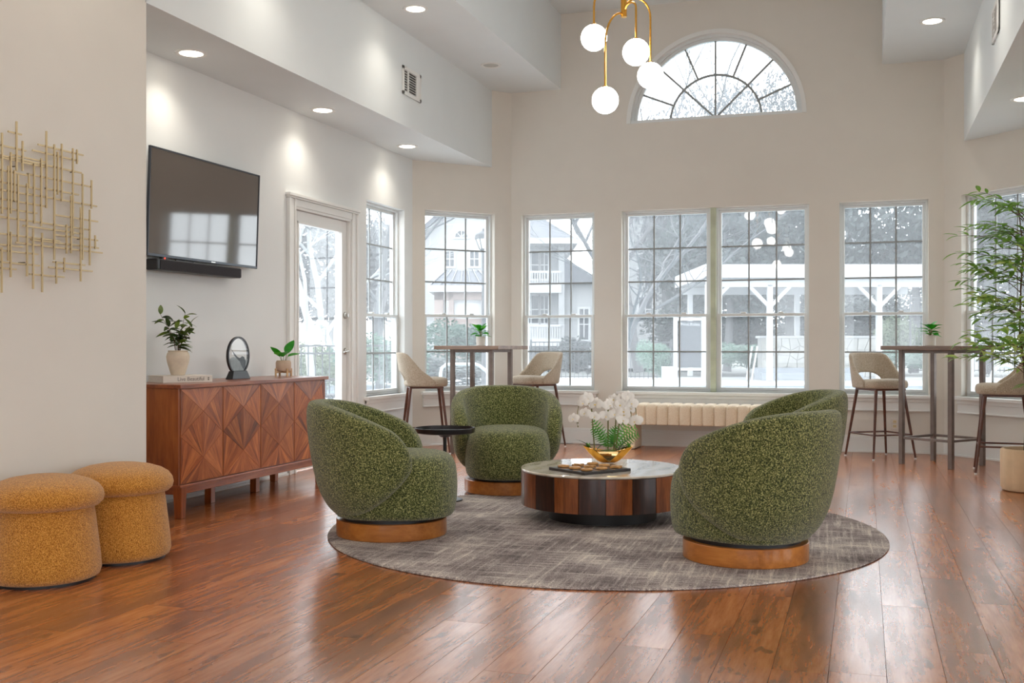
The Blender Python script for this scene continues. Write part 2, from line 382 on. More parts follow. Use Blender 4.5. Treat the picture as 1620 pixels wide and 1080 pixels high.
# right wall, with a wide opening to the side space further forward
struct('wall_right', MB().box((XR, 6.6, 0), (XR+TH, YC+.05, TOP)).box((XR, -6, Z1), (XR+TH, 6.6, TOP)), M['wall'])
rear_open = [(.6, 2.6, .5, 2.6), (3.4, 5.4, .5, 2.6), (6.4, 8.4, .5, 2.6)]  # unseen window openings added behind the camera to let in sky light
struct('wall_rear', wall_mb(10.2, TOP, rear_open), M['wall'], (6.2, -6, 0), pi)
struct('wall_side', wall_mb(12.8, TOP, [(.8, 3.0, .5, 2.6), (4.0, 6.2, .5, 2.6), (7.2, 9.4, .5, 2.6)]), M['wall'], (6.2, 6.7, 0), radians(-90))  # side openings, out of view, likewise added for sky light
struct('wall_side_end', MB().box((XR, 6.6, 0), (6.3, 6.75, TOP)), M['wall'])
struct('ceiling', MB().box((XL-.2, -6.2, Z3), (6.4, YB+.1, Z3+.15)), M['ceil'])
struct('ceiling_side', MB().box((XR+TH, -6.2, Z1), (6.4, 6.6, Z1+.15)), M['ceil'])
def clip_box(x0, x1, y0, y1, z0, z1, side):   # bulkhead whose far end is cut to the corner wall
    mb = MB()
    def yend(x):
        if side < 0: return min(YB+.02, YC+(x-XL)*(YB-YC)/(LX0-XL)+.03)
        return min(YB+.02, YC+(XR-x)*(YB-YC)/(XR-RX0)+.03)
    xs = sorted({x0, x1, *[v for v in (LX0, RX0) if x0 < v < x1]})
    lo = [(x, y0) for x in xs]; hi = [(x, yend(x)) for x in reversed(xs)]
    poly = lo+hi; n = len(poly)
    mb.add([(x, y, z0) for x, y in poly]+[(x, y, z1) for x, y in poly], [tuple(reversed(range(n))), tuple(range(n, 2*n))]+[(i, (i+1) % n, n+(i+1) % n, n+i) for i in range(n)])
    return mb
struct('ceiling_soffit', clip_box(XL, FX, FY-.01, 0, Z1, TOP, -1), M['ceil'])
struct('ceiling_soffit', clip_box(XL, CX-1.64, -6, 0, Z2, TOP, -1), M['ceil'])
struct('ceiling_soffit', clip_box(2*CX-FX, XR, -6, 0, Z1, TOP, 1), M['ceil'])
struct('ceiling_soffit', clip_box(CX+1.636, XR, -6, 0, Z2, TOP, 1), M['ceil'])
# floor: sub-floor slab, then planks laid along Y
floor = struct('floor', MB().box((XL-.14, -6.1, -.16), (6.3, YB+.12, -.012)), plain('subfloor', (60, 36, 22), .8))
PW, PL = .178, 1.22
rest = MB(); plank_list = []
def inside(x, y):
    if y > YB or x < XL-.1 or x > 6.3: return False
    if y > YC and (y-YC) > (x-XL)*(YB-YC)/(LX0-XL)+.15: return False
    if y > YC and x < 1.7 and (y-YC) > (XR-x)*(YB-YC)/(XR-RX0)+.15: return False
    if x > XR+.1 and y > 6.6: return False
    if x < FX-.1 and y < FY-.1: return False
    return True
ix = 0; x = XL-.1
while x < 6.3:
    y = -6.0 - random.random()*PL
    while y < YB:
        cx_, cy_ = x+PW/2, y+PL/2
        if any(inside(cx_, cy_+d) for d in (-.5, -.25, 0, .25, .5)):
            D = FWD.x*cx_+FWD.y*cy_; a = RGT.x*cx_+RGT.y*cy_
            vis = D > 2.6 and abs(a/D) < 810/FPX+.12
            plank_list.append((D if vis else 1e6+D, x, y))
        y += PL
    x += PW
plank_list.sort(); NPL = 300
pm = MB().box((.0008, .0008, -.012), (PW-.0008, PL-.0008, 0)).mesh('plank', 0); pm.materials.append(M['plank'])
for k, (d, x, y) in enumerate(plank_list):
    y1 = min(y+PL, YB+.05)
    if k < NPL and d < 1e6 and y1 == y+PL: link('plank', pm, None, floor, (x, y, 0))
    else: rest.box((x+.0008, y+.0008, -.012), (x+PW-.0008, y1-.0008, 0))
r_ = ob('planks', rest, M['plank'], floor, 0); r_['kind'] = 'stuff'
# baseboards (two-step moulding)
def baseboard(name, p, ang, length):
    mb = MB().box((0, -.016, 0), (length, .0, .135)).box((0, -.024, 0), (length, .0, .012)).box((0, -.011, .135), (length, .0, .155)).box((0, -.006, .155), (length, .0, .168)).box((0,-.03,0),(length,0,.02))
    return struct(name, mb, M['trim'], (p[0], p[1], 0), ang, bevel=.003)
baseboard('baseboard_back', (LX0, YB), 0, RX0-LX0)
baseboard('baseboard_left', (XL, FY), radians(90), 7.66-FY)
baseboard('baseboard_left_far', (XL, 8.93), radians(90), YC-8.93)
baseboard('baseboard_left_corner', (XL, YC), ca, cl)
baseboard('baseboard_right_corner', (RX0, YB), -ca, cl)
baseboard('baseboard_left_front', (FX, -6), radians(90), FY+6)
# ---------------------------------------------------------------- windows
def glazing(par, x0, x1, z0, z1, y, nx, nz, frame=.028, lead=.006, mun='muntin', m=.0155):
    """sash rails, muntins and every pane of one sash, on plane y (local)"""
    f = MB(); d = .04
    f.box((x0, y, z0), (x0+frame, y+d, z1)).box((x1-frame, y, z0), (x1, y+d, z1)).box((x0+frame, y, z0), (x1-frame, y+d, z0+frame)).box((x0+frame, y, z1-frame), (x1-frame, y+d, z1))
    s = ob('sash', f, M['vinyl'], par, 0, .003)
    a0, a1, b0, b1 = x0+frame, x1-frame, z0+frame, z1-frame
    for i in range(1, nx):
        xx = a0+(a1-a0)*i/nx; ob('muntin', MB().box((xx-m/2, y+.012, b0), (xx+m/2, y+.024, b1)), M[mun], s, 0)
    for j in range(1, nz):
        zz = b0+(b1-b0)*j/nz; ob('muntin', MB().box((a0, y+.0115, zz-m/2), (a1, y+.0245, zz+m/2)), M[mun], s, 0)
    pw = (a1-a0)/nx; pz = (b1-b0)/nz
    me = MB().add([(0,0,0),(pw,0,0),(pw,0,pz),(0,0,pz)], [(0,1,2,3)]).mesh('pane', 0); me.materials.append(M['pane'])
    for i in range(nx):
        for j in range(nz): link('pane', me, None, s, (a0+i*pw, y+.018, b0+j*pz))
def window_unit(par, x0, x1, z0=WZ0, z1=WZ1, off=.07):
    fr = .022; mid = z0+(z1-z0)*.415
    mb = MB().box((x0, off, z0), (x0+fr, TH, z1)).box((x1-fr, off, z0), (x1, TH, z1)).box((x0+fr, off, z0), (x1-fr, TH, z0+fr)).box((x0+fr, off, z1-fr), (x1-fr, TH, z1))
    ob('window_frame', mb, M['vinyl'], par, 0, .002)
    glazing(par, x0+fr, x1-fr, mid-.012, z1-fr, off+.035, 3, 3)
    glazing(par, x0+fr, x1-fr, z0+fr, mid+.02, off-.005, 3, 2)
    lk = MB()
    for q in (.3, .7): lk.box((x0+(x1-x0)*q-.025, off-.015, mid+.02), (x0+(x1-x0)*q+.025, off+.02, mid+.035))
    ob('sash_lock', lk, M['vinyl'], par, 0, .003)
def sill(par, x0, x1, z0=WZ0):
    ob('window_sill', MB().box((x0-.05, -.05, z0-.035), (x1+.05, .07, z0)), M['trim'], par, 0, .006)
    ap = MB().box((x0-.03, -.018, z0-.16), (x1+.03, 0, z0-.035)).box((x0-.03, -.03, z0-.07), (x1+.03, 0, z0-.035)).box((x0-.03, -.026, z0-.16), (x1+.03, 0, z0-.145))
    ob('window_apron', ap, M['trim'], par, 0, .004)
def window(name, loc, rz, units, casing=None, z1=WZ1):
    r = struct(name, loc=loc, rz=rz)
    for (x0, x1) in units: window_unit(r, x0, x1, WZ0, z1)
    x0 = units[0][0]; x1 = units[-1][1]
    if len(units) > 1:
        xm = units[0][1]; xn = units[1][0]
        ob('mullion', MB().box((xm, .03, WZ0), (xn, TH, z1)), M['oldwood'], r, 0, .004)
    sill(r, x0, x1); return r
wmid = -1.4825-LX0
window('window_1', (XL, LW0, 0), radians(90), [(lw_open[1][0], lw_open[1][1])], z1=2.43)
window('window_2', (XL, YC, 0), ca, [(c0, c1)])
window('window_3', (LX0, YB, 0), 0, [bw_open[0][:2]])
window('window_4', (LX0, YB, 0), 0, [(bw_open[1][0], wmid-.028), (wmid+.028, bw_open[1][1])])
window('window_5', (LX0, YB, 0), 0, [bw_open[2][:2]])
window('window_6', (RX0, YB, 0), -ca, [(cl-c1, cl-c0)])
for k, o_ in enumerate(rear_open):  # frames of the added rear openings
    r = struct('window_%d' % (8+k), loc=(6.2, -6, 0), rz=pi)
    ob('window_frame', MB().box((o_[0], .05, .5), (o_[0]+.05, .12, 2.6)).box((o_[1]-.05, .05, .5), (o_[1], .12, 2.6)).box((o_[0], .05, .5), (o_[1], .12, .55)).box((o_[0], .05, 2.55), (o_[1], .12, 2.6)), M['vinyl'], r, 0)
# half-round window above
fan = struct('window_7', loc=(CX, YB, FANZ))
def arc_band(r0, r1, y0, y1, a0=0, a1=pi, n=48):
    loops = []
    for k in range(n+1):
        a = a0+(a1-a0)*k/n; c_, s_ = cos(a), sin(a)
        loops.append([(r0*c_, y0, r0*s_), (r1*c_, y0, r1*s_), (r1*c_, y1, r1*s_), (r0*c_, y1, r0*s_)])
    return MB().loft(loops)
ob('window_frame', arc_band(FANR-.055, FANR+.003, .05, TH), M['vinyl'], fan, 30)
ob('window_frame', arc_band(FANR-.085, FANR-.055, .08, TH), M['vinyl'], fan, 30)
ob('window_casing', arc_band(FANR-.03, FANR+.012, -.014, .06), M['trim'], fan, 30)
ob('window_sill', MB().box((-FANR, .0, 0), (FANR, TH, .03)), M['vinyl'], fan, 0)
rg = FANR-.085; ri = .47
ob('muntin', arc_band(ri-.011, ri+.011, .095, .112, n=32), M['muntin'], fan, 30)
for a in (45, 90, 135):
    A = radians(a); ob('muntin', MB().bar((.01*cos(A), .103, .03), (rg*cos(A), .103, rg*sin(A)), .02, .018, (0,1,0)), M['muntin'], fan, 0)
for a in (22.5, 67.5, 112.5, 157.5):
    A = radians(a); ob('muntin', MB().bar((ri*cos(A), .103, ri*sin(A)), (rg*cos(A), .103, rg*sin(A)), .02, .018, (0,1,0)), M['muntin'], fan, 0)
def fan_pane(r0, r1, a0, a1):
    n = 8; vs = []
    for k in range(n+1):
        a = a0+(a1-a0)*k/n; vs += [(r0*cos(a), .104, max(.02, r0*sin(a))), (r1*cos(a), .104, max(.02, r1*sin(a)))]
    ob('pane', MB().add(vs, [(2*k, 2*k+1, 2*k+3, 2*k+2) for k in range(n)]), M['pane'], fan, 0)
for k in range(8): fan_pane(ri, rg, pi*k/8, pi*(k+1)/8)
for k in range(4): fan_pane(.02, ri, pi*k/4, pi*(k+1)/4)
# ---------------------------------------------------------------- door in the left wall (local x -> +Y, y -> -X)
door = struct('door_1', loc=(XL, LW0, 0), rz=radians(90))
d0, d1 = DOOR0-LW0, DOOR1-LW0
cs = MB()
for (a, b, y0) in ((0, .03, -.034), (.03, .095, -.02), (.095, .115, -.03)):
    cs.box((d0-.12+a, y0, 0), (d0-.12+b, 0, DOORH+.059)).box((d1+.12-b, y0, 0), (d1+.12-a, 0, DOORH+.059))
cs.box((d0-.005, -.022, DOORH), (d1+.005, -.0005, DOORH+.059)).box((d0-.135, -.045, DOORH+.075), (d1+.135, 0, DOORH+.1)).box((d0-.128, -.034, DOORH+.06), (d1+.128, -.001, DOORH+.0745))
ob('door_casing', cs, M['trim'], door, 0, .004)
jb = MB().box((d0-.001, -.012, 0), (d0+.02, TH-.002, DOORH-.02)).box((d1-.02, -.012, 0), (d1+.001, TH-.002, DOORH-.02)).box((d0-.001, -.012, DOORH-.02), (d1+.001, TH-.002, DOORH+.001))
ob('door_jamb', jb, M['trim'], door, 0, .002)
g0, g1, gz0, gz1 = 7.885-LW0, 8.685-LW0, .25, 2.09
lf = MB()
for (x0, x1, z0, z1) in ((d0+.023, g0, .012, DOORH-.023), (g1, d1-.023, .012, DOORH-.023), (g0, g1, .012, gz0), (g0, g1, gz1, DOORH-.023)): lf.box((x0, .022, z0), (x1, .064, z1))
leaf = ob('door_leaf', lf, M['trim'], door, 0, .003)
bd = MB().box((g0, .012, gz0), (g0+.018, .07, gz1)).box((g1-.018, .012, gz0), (g1, .07, gz1)).box((g0, .012, gz0), (g1, .07, gz0+.018)).box((g0, .012, gz1-.018), (g1, .07, gz1))
ob('glass_bead', bd, M['trim'], leaf, 0, .004)
ob('pane', MB().add([(g0, .043, gz0), (g1, .043, gz0), (g1, .043, gz1), (g0, .043, gz1)], [(0,1,2,3)]), M['pane'], leaf, 0)
hx = 8.74-LW0
hd = MB().lathe([(0, 0), (.03, 0), (.03, .008), (.022, .014), (.012, .016), (.011, .045), (0, .045)], n=20)
hd.v = [(hx+a, .022-c, 1.0+b) for a, b, c in hd.v]; hd.tube([(hx, -.02, 1.0), (hx-.03, -.028, 1.0), (hx-.11, -.026, .995)], [.011, .011, .008], 10)
ob('door_handle', hd, M['chrome'], door, 40)
db = MB().lathe([(0, 0), (.032, 0), (.03, .012), (.018, .016), (0, .016)], n=20); db.v = [(hx+a, .022-c, 1.325+b) for a, b, c in db.v]
db.cbox((hx, 0, 1.325), (.01, .03, .035)); ob('deadbolt', db, M['chrome'], door, 40)
for z in (.25, 1.12, 1.95): ob('door_hinge', MB().cyl((d0+.008, .012, z), (d0+.008, .012, z+.12), .008, n=10), M['chrome'], door, 40)
# ---------------------------------------------------------------- ceiling lights and vents
def ceiling_light(x, y, z, label, lit=True):
    t = thing('ceiling_light', label, 'light', (x, y, z), 0, 'recessed ceiling lights')
    ob('trim_ring', MB().lathe([(.075, -.001), (.078, -.006), (.10, -.008), (.104, 0), (.07, .0)], n=36, cap=False), M['trim'], t, 40)
    ob('lens', MB().lathe([(0, -.002), (.076, -.002), (.07, -.006 if lit else .0), (0, -.007 if lit else .0)], n=32), M['lens'] if lit else M['unlit'], t, 40)
    if lit:
        L = bpy.data.lights.new('lamp', 'SPOT'); L.energy = CAN_W; L.color = (1, .92, .80); L.spot_size = radians(130); L.spot_blend = 1.0; L.shadow_soft_size = .06
        lo = bpy.data.objects.new('lamp', L); COL.objects.link(lo); lo.parent = t; lo.location = (0, 0, -.02)
    return t
ceiling_light(-4.21, 6.02, Z1, 'lit recessed light above the television, nearest in the lower soffit')
ceiling_light(-4.21, 7.82, Z1, 'lit recessed light in the lower soffit, in front of the glass door')
ceiling_light(-4.20, 9.50, Z1, 'lit recessed light in the lower soffit, farthest, above the corner window')
ceiling_light(-3.49, 8.06, Z2, 'lit recessed light in the upper left soffit above the wall vent')
ceiling_light(-3.49, 9.92, Z2, 'unlit grey recessed light at far end of upper left soffit', False)
ceiling_light(.549, 9.74, Z2, 'lit recessed light in the upper right soffit near the back wall')
ceiling_light(1.19, 9.17, Z1, 'recessed light in the lower right soffit cut by the picture edge')
for k in range(5):  # unseen soffit lamps added beyond the visible ones to brighten the room
    nth = ('first', 'second', 'third', 'fourth', 'fifth')[k]
    if k: ceiling_light(-3.49, 8.06-1.86*k, Z2, 'added recessed light in the upper left soffit outside the picture, %s before the vent' % nth)
    ceiling_light(.549, 7.9-1.86*k, Z2, 'added recessed light in the upper right soffit outside the picture, %s from the back wall' % nth)
for k in range(6): ceiling_light(-2.6+2.3*(k % 2), -4.5+2.2*(k//2), Z3, 'added recessed light in the high ceiling behind the viewer, %s pair, %s side' % (('rear', 'middle', 'front')[k//2], ('television', 'window')[k % 2]))  # ceiling lamps added behind the camera as fill light
def vent(label, loc, rz, wd=.40, ht=.25):
    t = thing('wall_vent', label, 'vent', loc, rz, 'air vents in the bulkheads')
    ob('vent_frame', MB().box((-wd/2, -.012, -ht/2), (-wd/2+.03, 0, ht/2)).box((wd/2-.03, -.012, -ht/2), (wd/2, 0, ht/2)).box((-wd/2, -.012, -ht/2), (wd/2, 0, -ht/2+.03)).box((-wd/2, -.012, ht/2-.03), (wd/2, 0, ht/2)).box((-.10,-.011,-ht/2),(-.07,0,ht/2)).box((.09,-.011,-ht/2),(wd/2,0,ht/2)), M['trim'], t, 0, .002)
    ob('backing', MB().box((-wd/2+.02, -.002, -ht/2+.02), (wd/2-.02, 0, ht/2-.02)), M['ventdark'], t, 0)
    n = 9
    for k in range(n):
        z = -ht/2+.035+(ht-.07)*k/(n-1); ob('slat', MB().bar((-wd/2+.03, -.007, z), (.09, -.007, z), .010, .003), M['trim'], t, 0)
    return t
vent('white louvred air vent on the left bulkhead above the soffit', (FX+.001, 8.75, 3.375), radians(90))
vent('white louvred air vent on the right bulkhead', (2*CX-FX-.001, 8.3, 3.37), radians(-90))
# ---------------------------------------------------------------- pendant chandeliers
def chandelier(loc, label):
    t = thing('chandelier', label, 'chandelier', loc, 0)
    ob('pole', MB().cyl((0,0,3.09-.003), (0,0,Z3), .019, n=20), M['gold'], t, 40)
    ob('canopy', MB().lathe([(0, Z3-.03), (.07, Z3-.03), (.075, Z3-.02), (.075, Z3), (0, Z3)], n=28), M['gold'], t, 40)
    arms = [((-.18, -.04, 2.965), 3.16, 3.28), ((.097, -.10, 2.836), 3.105, 3.155), ((.147, .10, 2.738), 3.10, 3.21), ((-.085, -.14, 2.548), 3.11, 0), ((.02, .24, 3.50), 3.66, 3.76), ((-.25, .16, 3.72), 3.86, 3.98)]
    for (gx, gy, gz), zs, zp in arms:
        top = gz+.08
        if zp: pts = [(gx*.5*(1-cos(pi*k/14)), gy*.5*(1-cos(pi*k/14)), zs+(zp-zs)*sin(pi*k/14)) for k in range(15)]
        else: pts = [(gx*sin(pi/2*k/12), gy*sin(pi/2*k/12), zs-.22*(1-cos(pi/2*k/12))) for k in range(13)]
        pts = pts[:-1]+[(gx, gy, pts[-1][2]-.004), (gx, gy, top-.01)]
        ob('arm', MB().tube(pts, .0065, 8), M['gold'], t, 60)
        ob('socket_cap', MB().lathe([(0, .088), (.014, .088), (.022, .076), (.022, .07), (0, .07)], (gx, gy, gz), 20), M['gold'], t, 40)
        prof = [(.081*sin(pi*k/24), -.081*cos(pi*k/24)) for k in range(25)]; prof[0] = (.0005, -.081); prof[-1] = (.0005, .081)
        ob('globe', MB().lathe(prof, (gx, gy, gz), 40), M['globe'], t, 180)
    return t
chandelier((-1.414, 6.5, 0), 'brass chandelier of arched arms with round opal globes')
chandelier((-1.45, 2.3, 0), 'second brass globe chandelier, seen only as a reflection in the window')
# ---------------------------------------------------------------- television, soundbar, wall rods
tv = thing('television', 'large flat black television on the left wall above the sideboard', 'television', (-4.375, 6.452, 1.99))
tv.rotation_euler = (0, radians(2), 0)
W2, H2 = .655, .355
ob('screen', MB().box((-.012, -W2+.012, -H2+.018), (.0, W2-.012, H2-.012)), M['screen'], tv, 0)
bz = MB().box((-.014, -W2, -H2), (.005, -W2+.010, H2)).box((-.014, W2-.010, -H2), (.005, W2, H2)).box((-.014, -W2+.01, -H2), (.005, W2-.01, -H2+.018)).box((-.014, -W2+.01, H2-.010), (.005, W2-.01, H2)).box((-.03, -W2+.06, -H2+.06), (-.0125, W2-.06, H2-.06))
ob('bezel', bz, plain('grey_bezel', (66, 70, 77), .3, metal=.4), tv, 0, .002)
ob('brand_plate', MB().box((.005, .05, -H2+.005), (.007, .10, -H2+.012)), M['chrome'], tv, 0, label='small silver plate on lower bezel')
sm = MB().box((-.02, -.50, -H2-.014), (.004, -.43, -H2)); ob('sensor_block', sm, M['black'], tv, 0, .003)
ob('power_light', MB().cyl((.003, -.475, -H2-.006), (.0065, -.475, -H2-.006), .006, n=10), emit('red_led', (255, 70, 50), 1.5), tv, 40, label='red standby light')
ob('wall_bracket', MB().box((-.075, -.25, -.2), (-.03, .25, .2)), M['black'], tv, 0)
sb = thing('soundbar', 'long black soundbar fixed to the wall under the television', 'speaker', (-4.385, 6.33, 1.582))
ob('body', MB().box((-.045, -.49, -.036), (.045, .49, .036)), M['black'], sb, 0, .008, 3)
ob('grille', MB().box((.045, -.46, -.03), (.048, .485, .03)), plain('speaker_cloth', (44, 42, 46), .9, nscale=300, namt=.3), sb, 0)
ob('wall_bracket', MB().box((-.075, -.3, -.02), (-.045, -.25, .02)).box((-.075, .25, -.02), (-.045, .3, .02)).box((-.03, -.2, .036), (-.02, .0, .05)), M['black'], sb, 0)
ART_V = [(4.04, 1.876, 2.109), (4.078, 1.882, 2.024), (4.005, 1.672, 1.958), (3.989, 1.45, 1.892), (4.027, 1.734, 1.878), (4.049, 1.544, 1.86), (4.106, 1.385, 1.826), (4.118, 1.806, 1.875), (4.152, 1.641, 1.928), (4.199, 1.633, 1.962), (4.233, 1.725, 2.1), (4.287, 1.477, 2.045), (4.31, 1.801, 2.012), (4.338, 1.771, 2.057), (4.417, 1.61, 2.048), (4.446, 1.975, 2.047), (4.487, 1.492, 1.931), (4.553, 1.761, 1.908), (4.404, 1.519, 1.807), (4.473, 1.382, 1.758), (4.54, 1.468, 1.754), (4.372, 1.515, 1.66), (4.581, 1.555, 1.626), (4.356, 1.421, 1.493), (4.301, 1.361, 1.47), (4.205, 1.314, 1.602), (4.146, 1.327, 1.616), (4.004, 1.375, 1.587), (3.949, 1.3, 1.51), (3.951, 1.665, 2.039), (3.89, 1.5, 2.0), (3.84, 1.35, 1.8), (3.79, 1.6, 2.05), (3.74, 1.45, 1.7), (3.68, 1.6, 1.9)]
ART_H = [(3.994, 4.078, 2.054), (3.9, 4.107, 1.982), (4.184, 4.499, 2.027), (4.148, 4.46, 1.993), (4.01, 4.232, 1.949), (3.835, 4.486, 1.935), (3.894, 4.113, 1.867), (4.113, 4.553, 1.874), (3.844, 4.196, 1.812), (4.232, 4.466, 1.821), (3.744, 4.136, 1.776), (4.131, 4.601, 1.779), (3.794, 4.242, 1.734), (3.614, 4.178, 1.693), (4.293, 4.608, 1.7), (3.794, 4.553, 1.651), (4.088, 4.493, 1.625), (3.614, 4.331, 1.573), (4.299, 4.608, 1.602), (4.136, 4.615, 1.563), (4.042, 4.643, 1.54), (3.614, 4.084, 1.523), (3.694, 4.184, 1.496), (3.744, 4.196, 1.442), (4.285, 4.513, 1.467), (4.254, 4.567, 1.439), (4.128, 4.362, 1.397), (3.844, 4.044, 1.414), (3.9, 4.24, 1.925)]
art = thing('wall_sculpture', 'champagne metal wall sculpture of crossing thin rods on the left wall', 'wall art', (FX, 4.1, 1.7))
for y, z0, z1 in ART_V: ob('vertical_rod', MB().bar((.045, y-4.1, z0-1.7), (.045, y-4.1, z1-1.7), .0075, .0075), M['artgold'], art, 0)
for y0, y1, z in ART_H: ob('horizontal_rod', MB().bar((.0385, y0-4.1, z-1.7), (.0385, y1-4.1, z-1.7), .0075, .0075), M['artgold'], art, 0)
jn = MB()
for y, z0, z1 in ART_V:
    for ya, yb, z in ART_H:
        if ya <= y <= yb and z0 <= z <= z1: jn.cbox((.0418, y-4.1, z-1.7), (.0075, .0085, .0085))
for y, z in ((4.05, 1.9), (4.45, 1.935), (4.1, 1.45), (4.5, 1.6), (3.8, 1.7)): jn.cyl((0, y-4.1, z-1.7), (.04, y-4.1, z-1.7), .0028, n=8)
ob('weld_joints', jn, plain('dark_weld', (96, 84, 66), .5), art, 0)['kind'] = 'stuff'
# ---------------------------------------------------------------- sideboard
SX0, SX1, SY0, SY1 = -4.41, -3.93, 5.505, 7.36
sd = thing('sideboard', 'long brown wooden sideboard with faceted fan-veneer doors against left wall', 'sideboard', (SX1, SY0, 0))
Lx, Ly = SX0-SX1, SY1-SY0     # local: x from Lx(<0) to 0 (front), y 0..Ly
ob('top', MB().box((Lx-.005, -.012, .793), (.014, Ly+.012, .818)), M['credx'], sd, 0, .004)
ca_ = MB().box((Lx, 0, .205), (-.012, .018, .793)).box((Lx, Ly-.018, .205), (-.012, Ly, .793)).box((Lx, .018, .205), (-.022, Ly-.018, .225)).box((Lx, .018, .775), (-.022, Ly-.018, .793)).box((Lx, .018, .225), (Lx+.01, Ly-.018, .775)).box((Lx,.018,.225),(-.03,.03,.775)).box((Lx, Ly/2-.01, .225), (-.03, Ly/2+.01, .775))
ob('carcass', ca_, M['cred'], sd, 0, .002)
ob('base_rail', MB().box((Lx+.02, .03, .145), (-.028, Ly-.03, .195)).box((Lx, -.004, .193), (.006, Ly+.004, .207)), M['credx'], sd, 0, .003)
def leg_loft(x, y, h, a, b, dx=0, dy=0):
    return MB().loft([[(x-b/2, y-b/2, 0), (x+b/2, y-b/2, 0), (x+b/2, y+b/2, 0), (x-b/2, y+b/2, 0)], [(x-a/2+dx, y-a/2+dy, h), (x+a/2+dx, y-a/2+dy, h), (x+a/2+dx, y+a/2+dy, h), (x-a/2+dx, y+a/2+dy, h)]])
for (x, y) in ((-.035, .05), (-.035, Ly-.05), (Lx+.05, .05), (Lx+.05, Ly-.05)): ob('leg', leg_loft(x, y, .194, .062, .046), M['cred'], sd, 0, .004)
for y in (Ly*.36, Ly*.66): ob('leg', leg_loft(Lx/2, y, .16, .05, .05), M['cred'], sd, 0, .003, label='square centre leg set back under the sideboard')
dw = (Ly-.036)/4; dz0, dz1 = .212, .788
for k in range(4):
    y0 = .018+k*dw+.003; y1 = .018+(k+1)*dw-.003; wd = y1-y0; hg = dz1-dz0
    dr = ob('door', MB().box((-.03, y0, dz0), (-.012, y1, dz1)), M['cred'], sd, 0, .001)
    def P(u, v, d=0): return Vector((-.012+d, y0+u*wd, dz0+v*hg))
    R0, R1 = .002, .011
    pc = lambda q: P(q[0], q[1], R1 if abs(q[0]-.5) < .01 else R0)
    for poly, nw in (([(.5,.75),(0,1),(1,1)], 9), ([(0,.5),(0,1),(.5,.75)], 6), ([(1,.5),(.5,.75),(1,1)], 6), ([(.5,.25),(0,.5),(.5,.75),(1,.5)], 12),
                     ([(0,0),(0,.5),(.5,.25)], 6), ([(1,0),(.5,.25),(1,.5)], 6), ([(.5,.25),(1,0),(0,0)], 9)):   # first point: apex of the fan
        pts = [pc(q) for q in poly]; cen = sum(pts, Vector())/len(pts); pts = [cen+(p-cen)*.99 for p in pts]
        chain = []; seg = len(pts)-2
        for e in range(seg):
            m = nw//seg
            for i in range(m+(1 if e == seg-1 else 0)): chain.append(pts[1+e].lerp(pts[2+e], i/m))
        vs = []; fs = []; uvs = []
        for i in range(len(chain)-1):
            a, b = chain[i], chain[i+1]; d = ((a+b)/2-pts[0]).normalized(); q = Vector((0, d.z, -d.y)); n0 = len(vs)
            off = random.uniform(0, 40)
            for p in (pts[0], a, b): vs.append(p); uvs.append(((p-pts[0]).dot(q)*10+off, (p-pts[0]).dot(d)*10))
            fs.append((n0, n0+1, n0+2))
        rim = [pts[0]]+chain; n0 = len(vs); m = len(rim)
        vs += rim+[Vector((-.0125, p.y, p.z)) for p in rim]; uvs += [(0, 0)]*(2*m)
        fs += [(n0+i, n0+(i+1) % m, n0+m+(i+1) % m, n0+m+i) for i in range(m)]
        me = bpy.data.meshes.new('veneer'); me.from_pydata(vs, [], fs); me.update(); uvl = me.uv_layers.new(name='UVMap')
        for lp in me.loops: uvl.data[lp.index].uv = uvs[lp.vertex_index]
        link('veneer', me, M['veneer'], dr)
# ---------------------------------------------------------------- things on the sideboard
TOPZ = .818
def leaf_mesh(name, L, Wd, droop=.25, fold=.15, n=6, tip=1.0):
    mb = MB(); rows = []
    for i in range(n+1):
        t = i/n; wv = Wd/2*sin(pi*min(1, (t**.8)))**.8 if 0 < t < 1 else .0008
        zc = -droop*L*t*t; rows.append([(t*L, -wv, zc+fold*wv), (t*L, 0, zc), (t*L, wv, zc+fold*wv)])
    return mb.loft(rows, close=False).mesh(name, 180)
def put_leaf(par, me, p, az, el, roll=0, sc=1, name='leaf'):
    o = link(name, me, None, par, p); o.rotation_euler = (Matrix.Rotation(az, 3, 'Z') @ Matrix.Rotation(-el, 3, 'Y') @ Matrix.Rotation(roll, 3, 'X')).to_euler(); o.scale = (sc, sc, sc); return o
bk = thing('book', 'thick cream hardback book lying flat under the vase on the sideboard', 'book', (-4.2, 5.71, TOPZ), atan2(.29, .165))
ob('pages', MB().box((.004, .006, .004), (.330, .232, .040)), M['paper'], bk, 0)
ob('cover', MB().box((0, 0, 0), (.335, .24, .004)).box((0, 0, .04), (.335, .24, .044)).box((0, 0, .004), (.335, .005, .04)), M['book'], bk, 0, .0015)
def _relink(name, me, mat, parent, loc, rot):
    o = link(name, me, mat, parent, loc); o.rotation_euler = rot; return o
def text(name, s, size, mat, parent, loc, rot, extrude=.0004, align='LEFT'):
    cu = bpy.data.curves.new(name, 'FONT'); cu.body = s; cu.size = size; cu.extrude = extrude; cu.align_x = align
    cu.materials.append(mat); o = bpy.data.objects.new(name, cu); COL.objects.link(o); o.parent = parent; o.location = loc; o.rotation_euler = rot
    me = bpy.data.meshes.new_from_object(o); bpy.data.objects.remove(o); return _relink(name, me, mat, parent, loc, rot)
text('spine_title', 'Live Beautiful', .034, M['ink'], bk, (.095, -.0006, .011), (radians(90), 0, 0))
ob('spine_mark', MB().box((.302, -.001, .012), (.312, 0, .020)).box((.302, -.001, .023), (.312, 0, .031)), M['ink'], bk, 0)
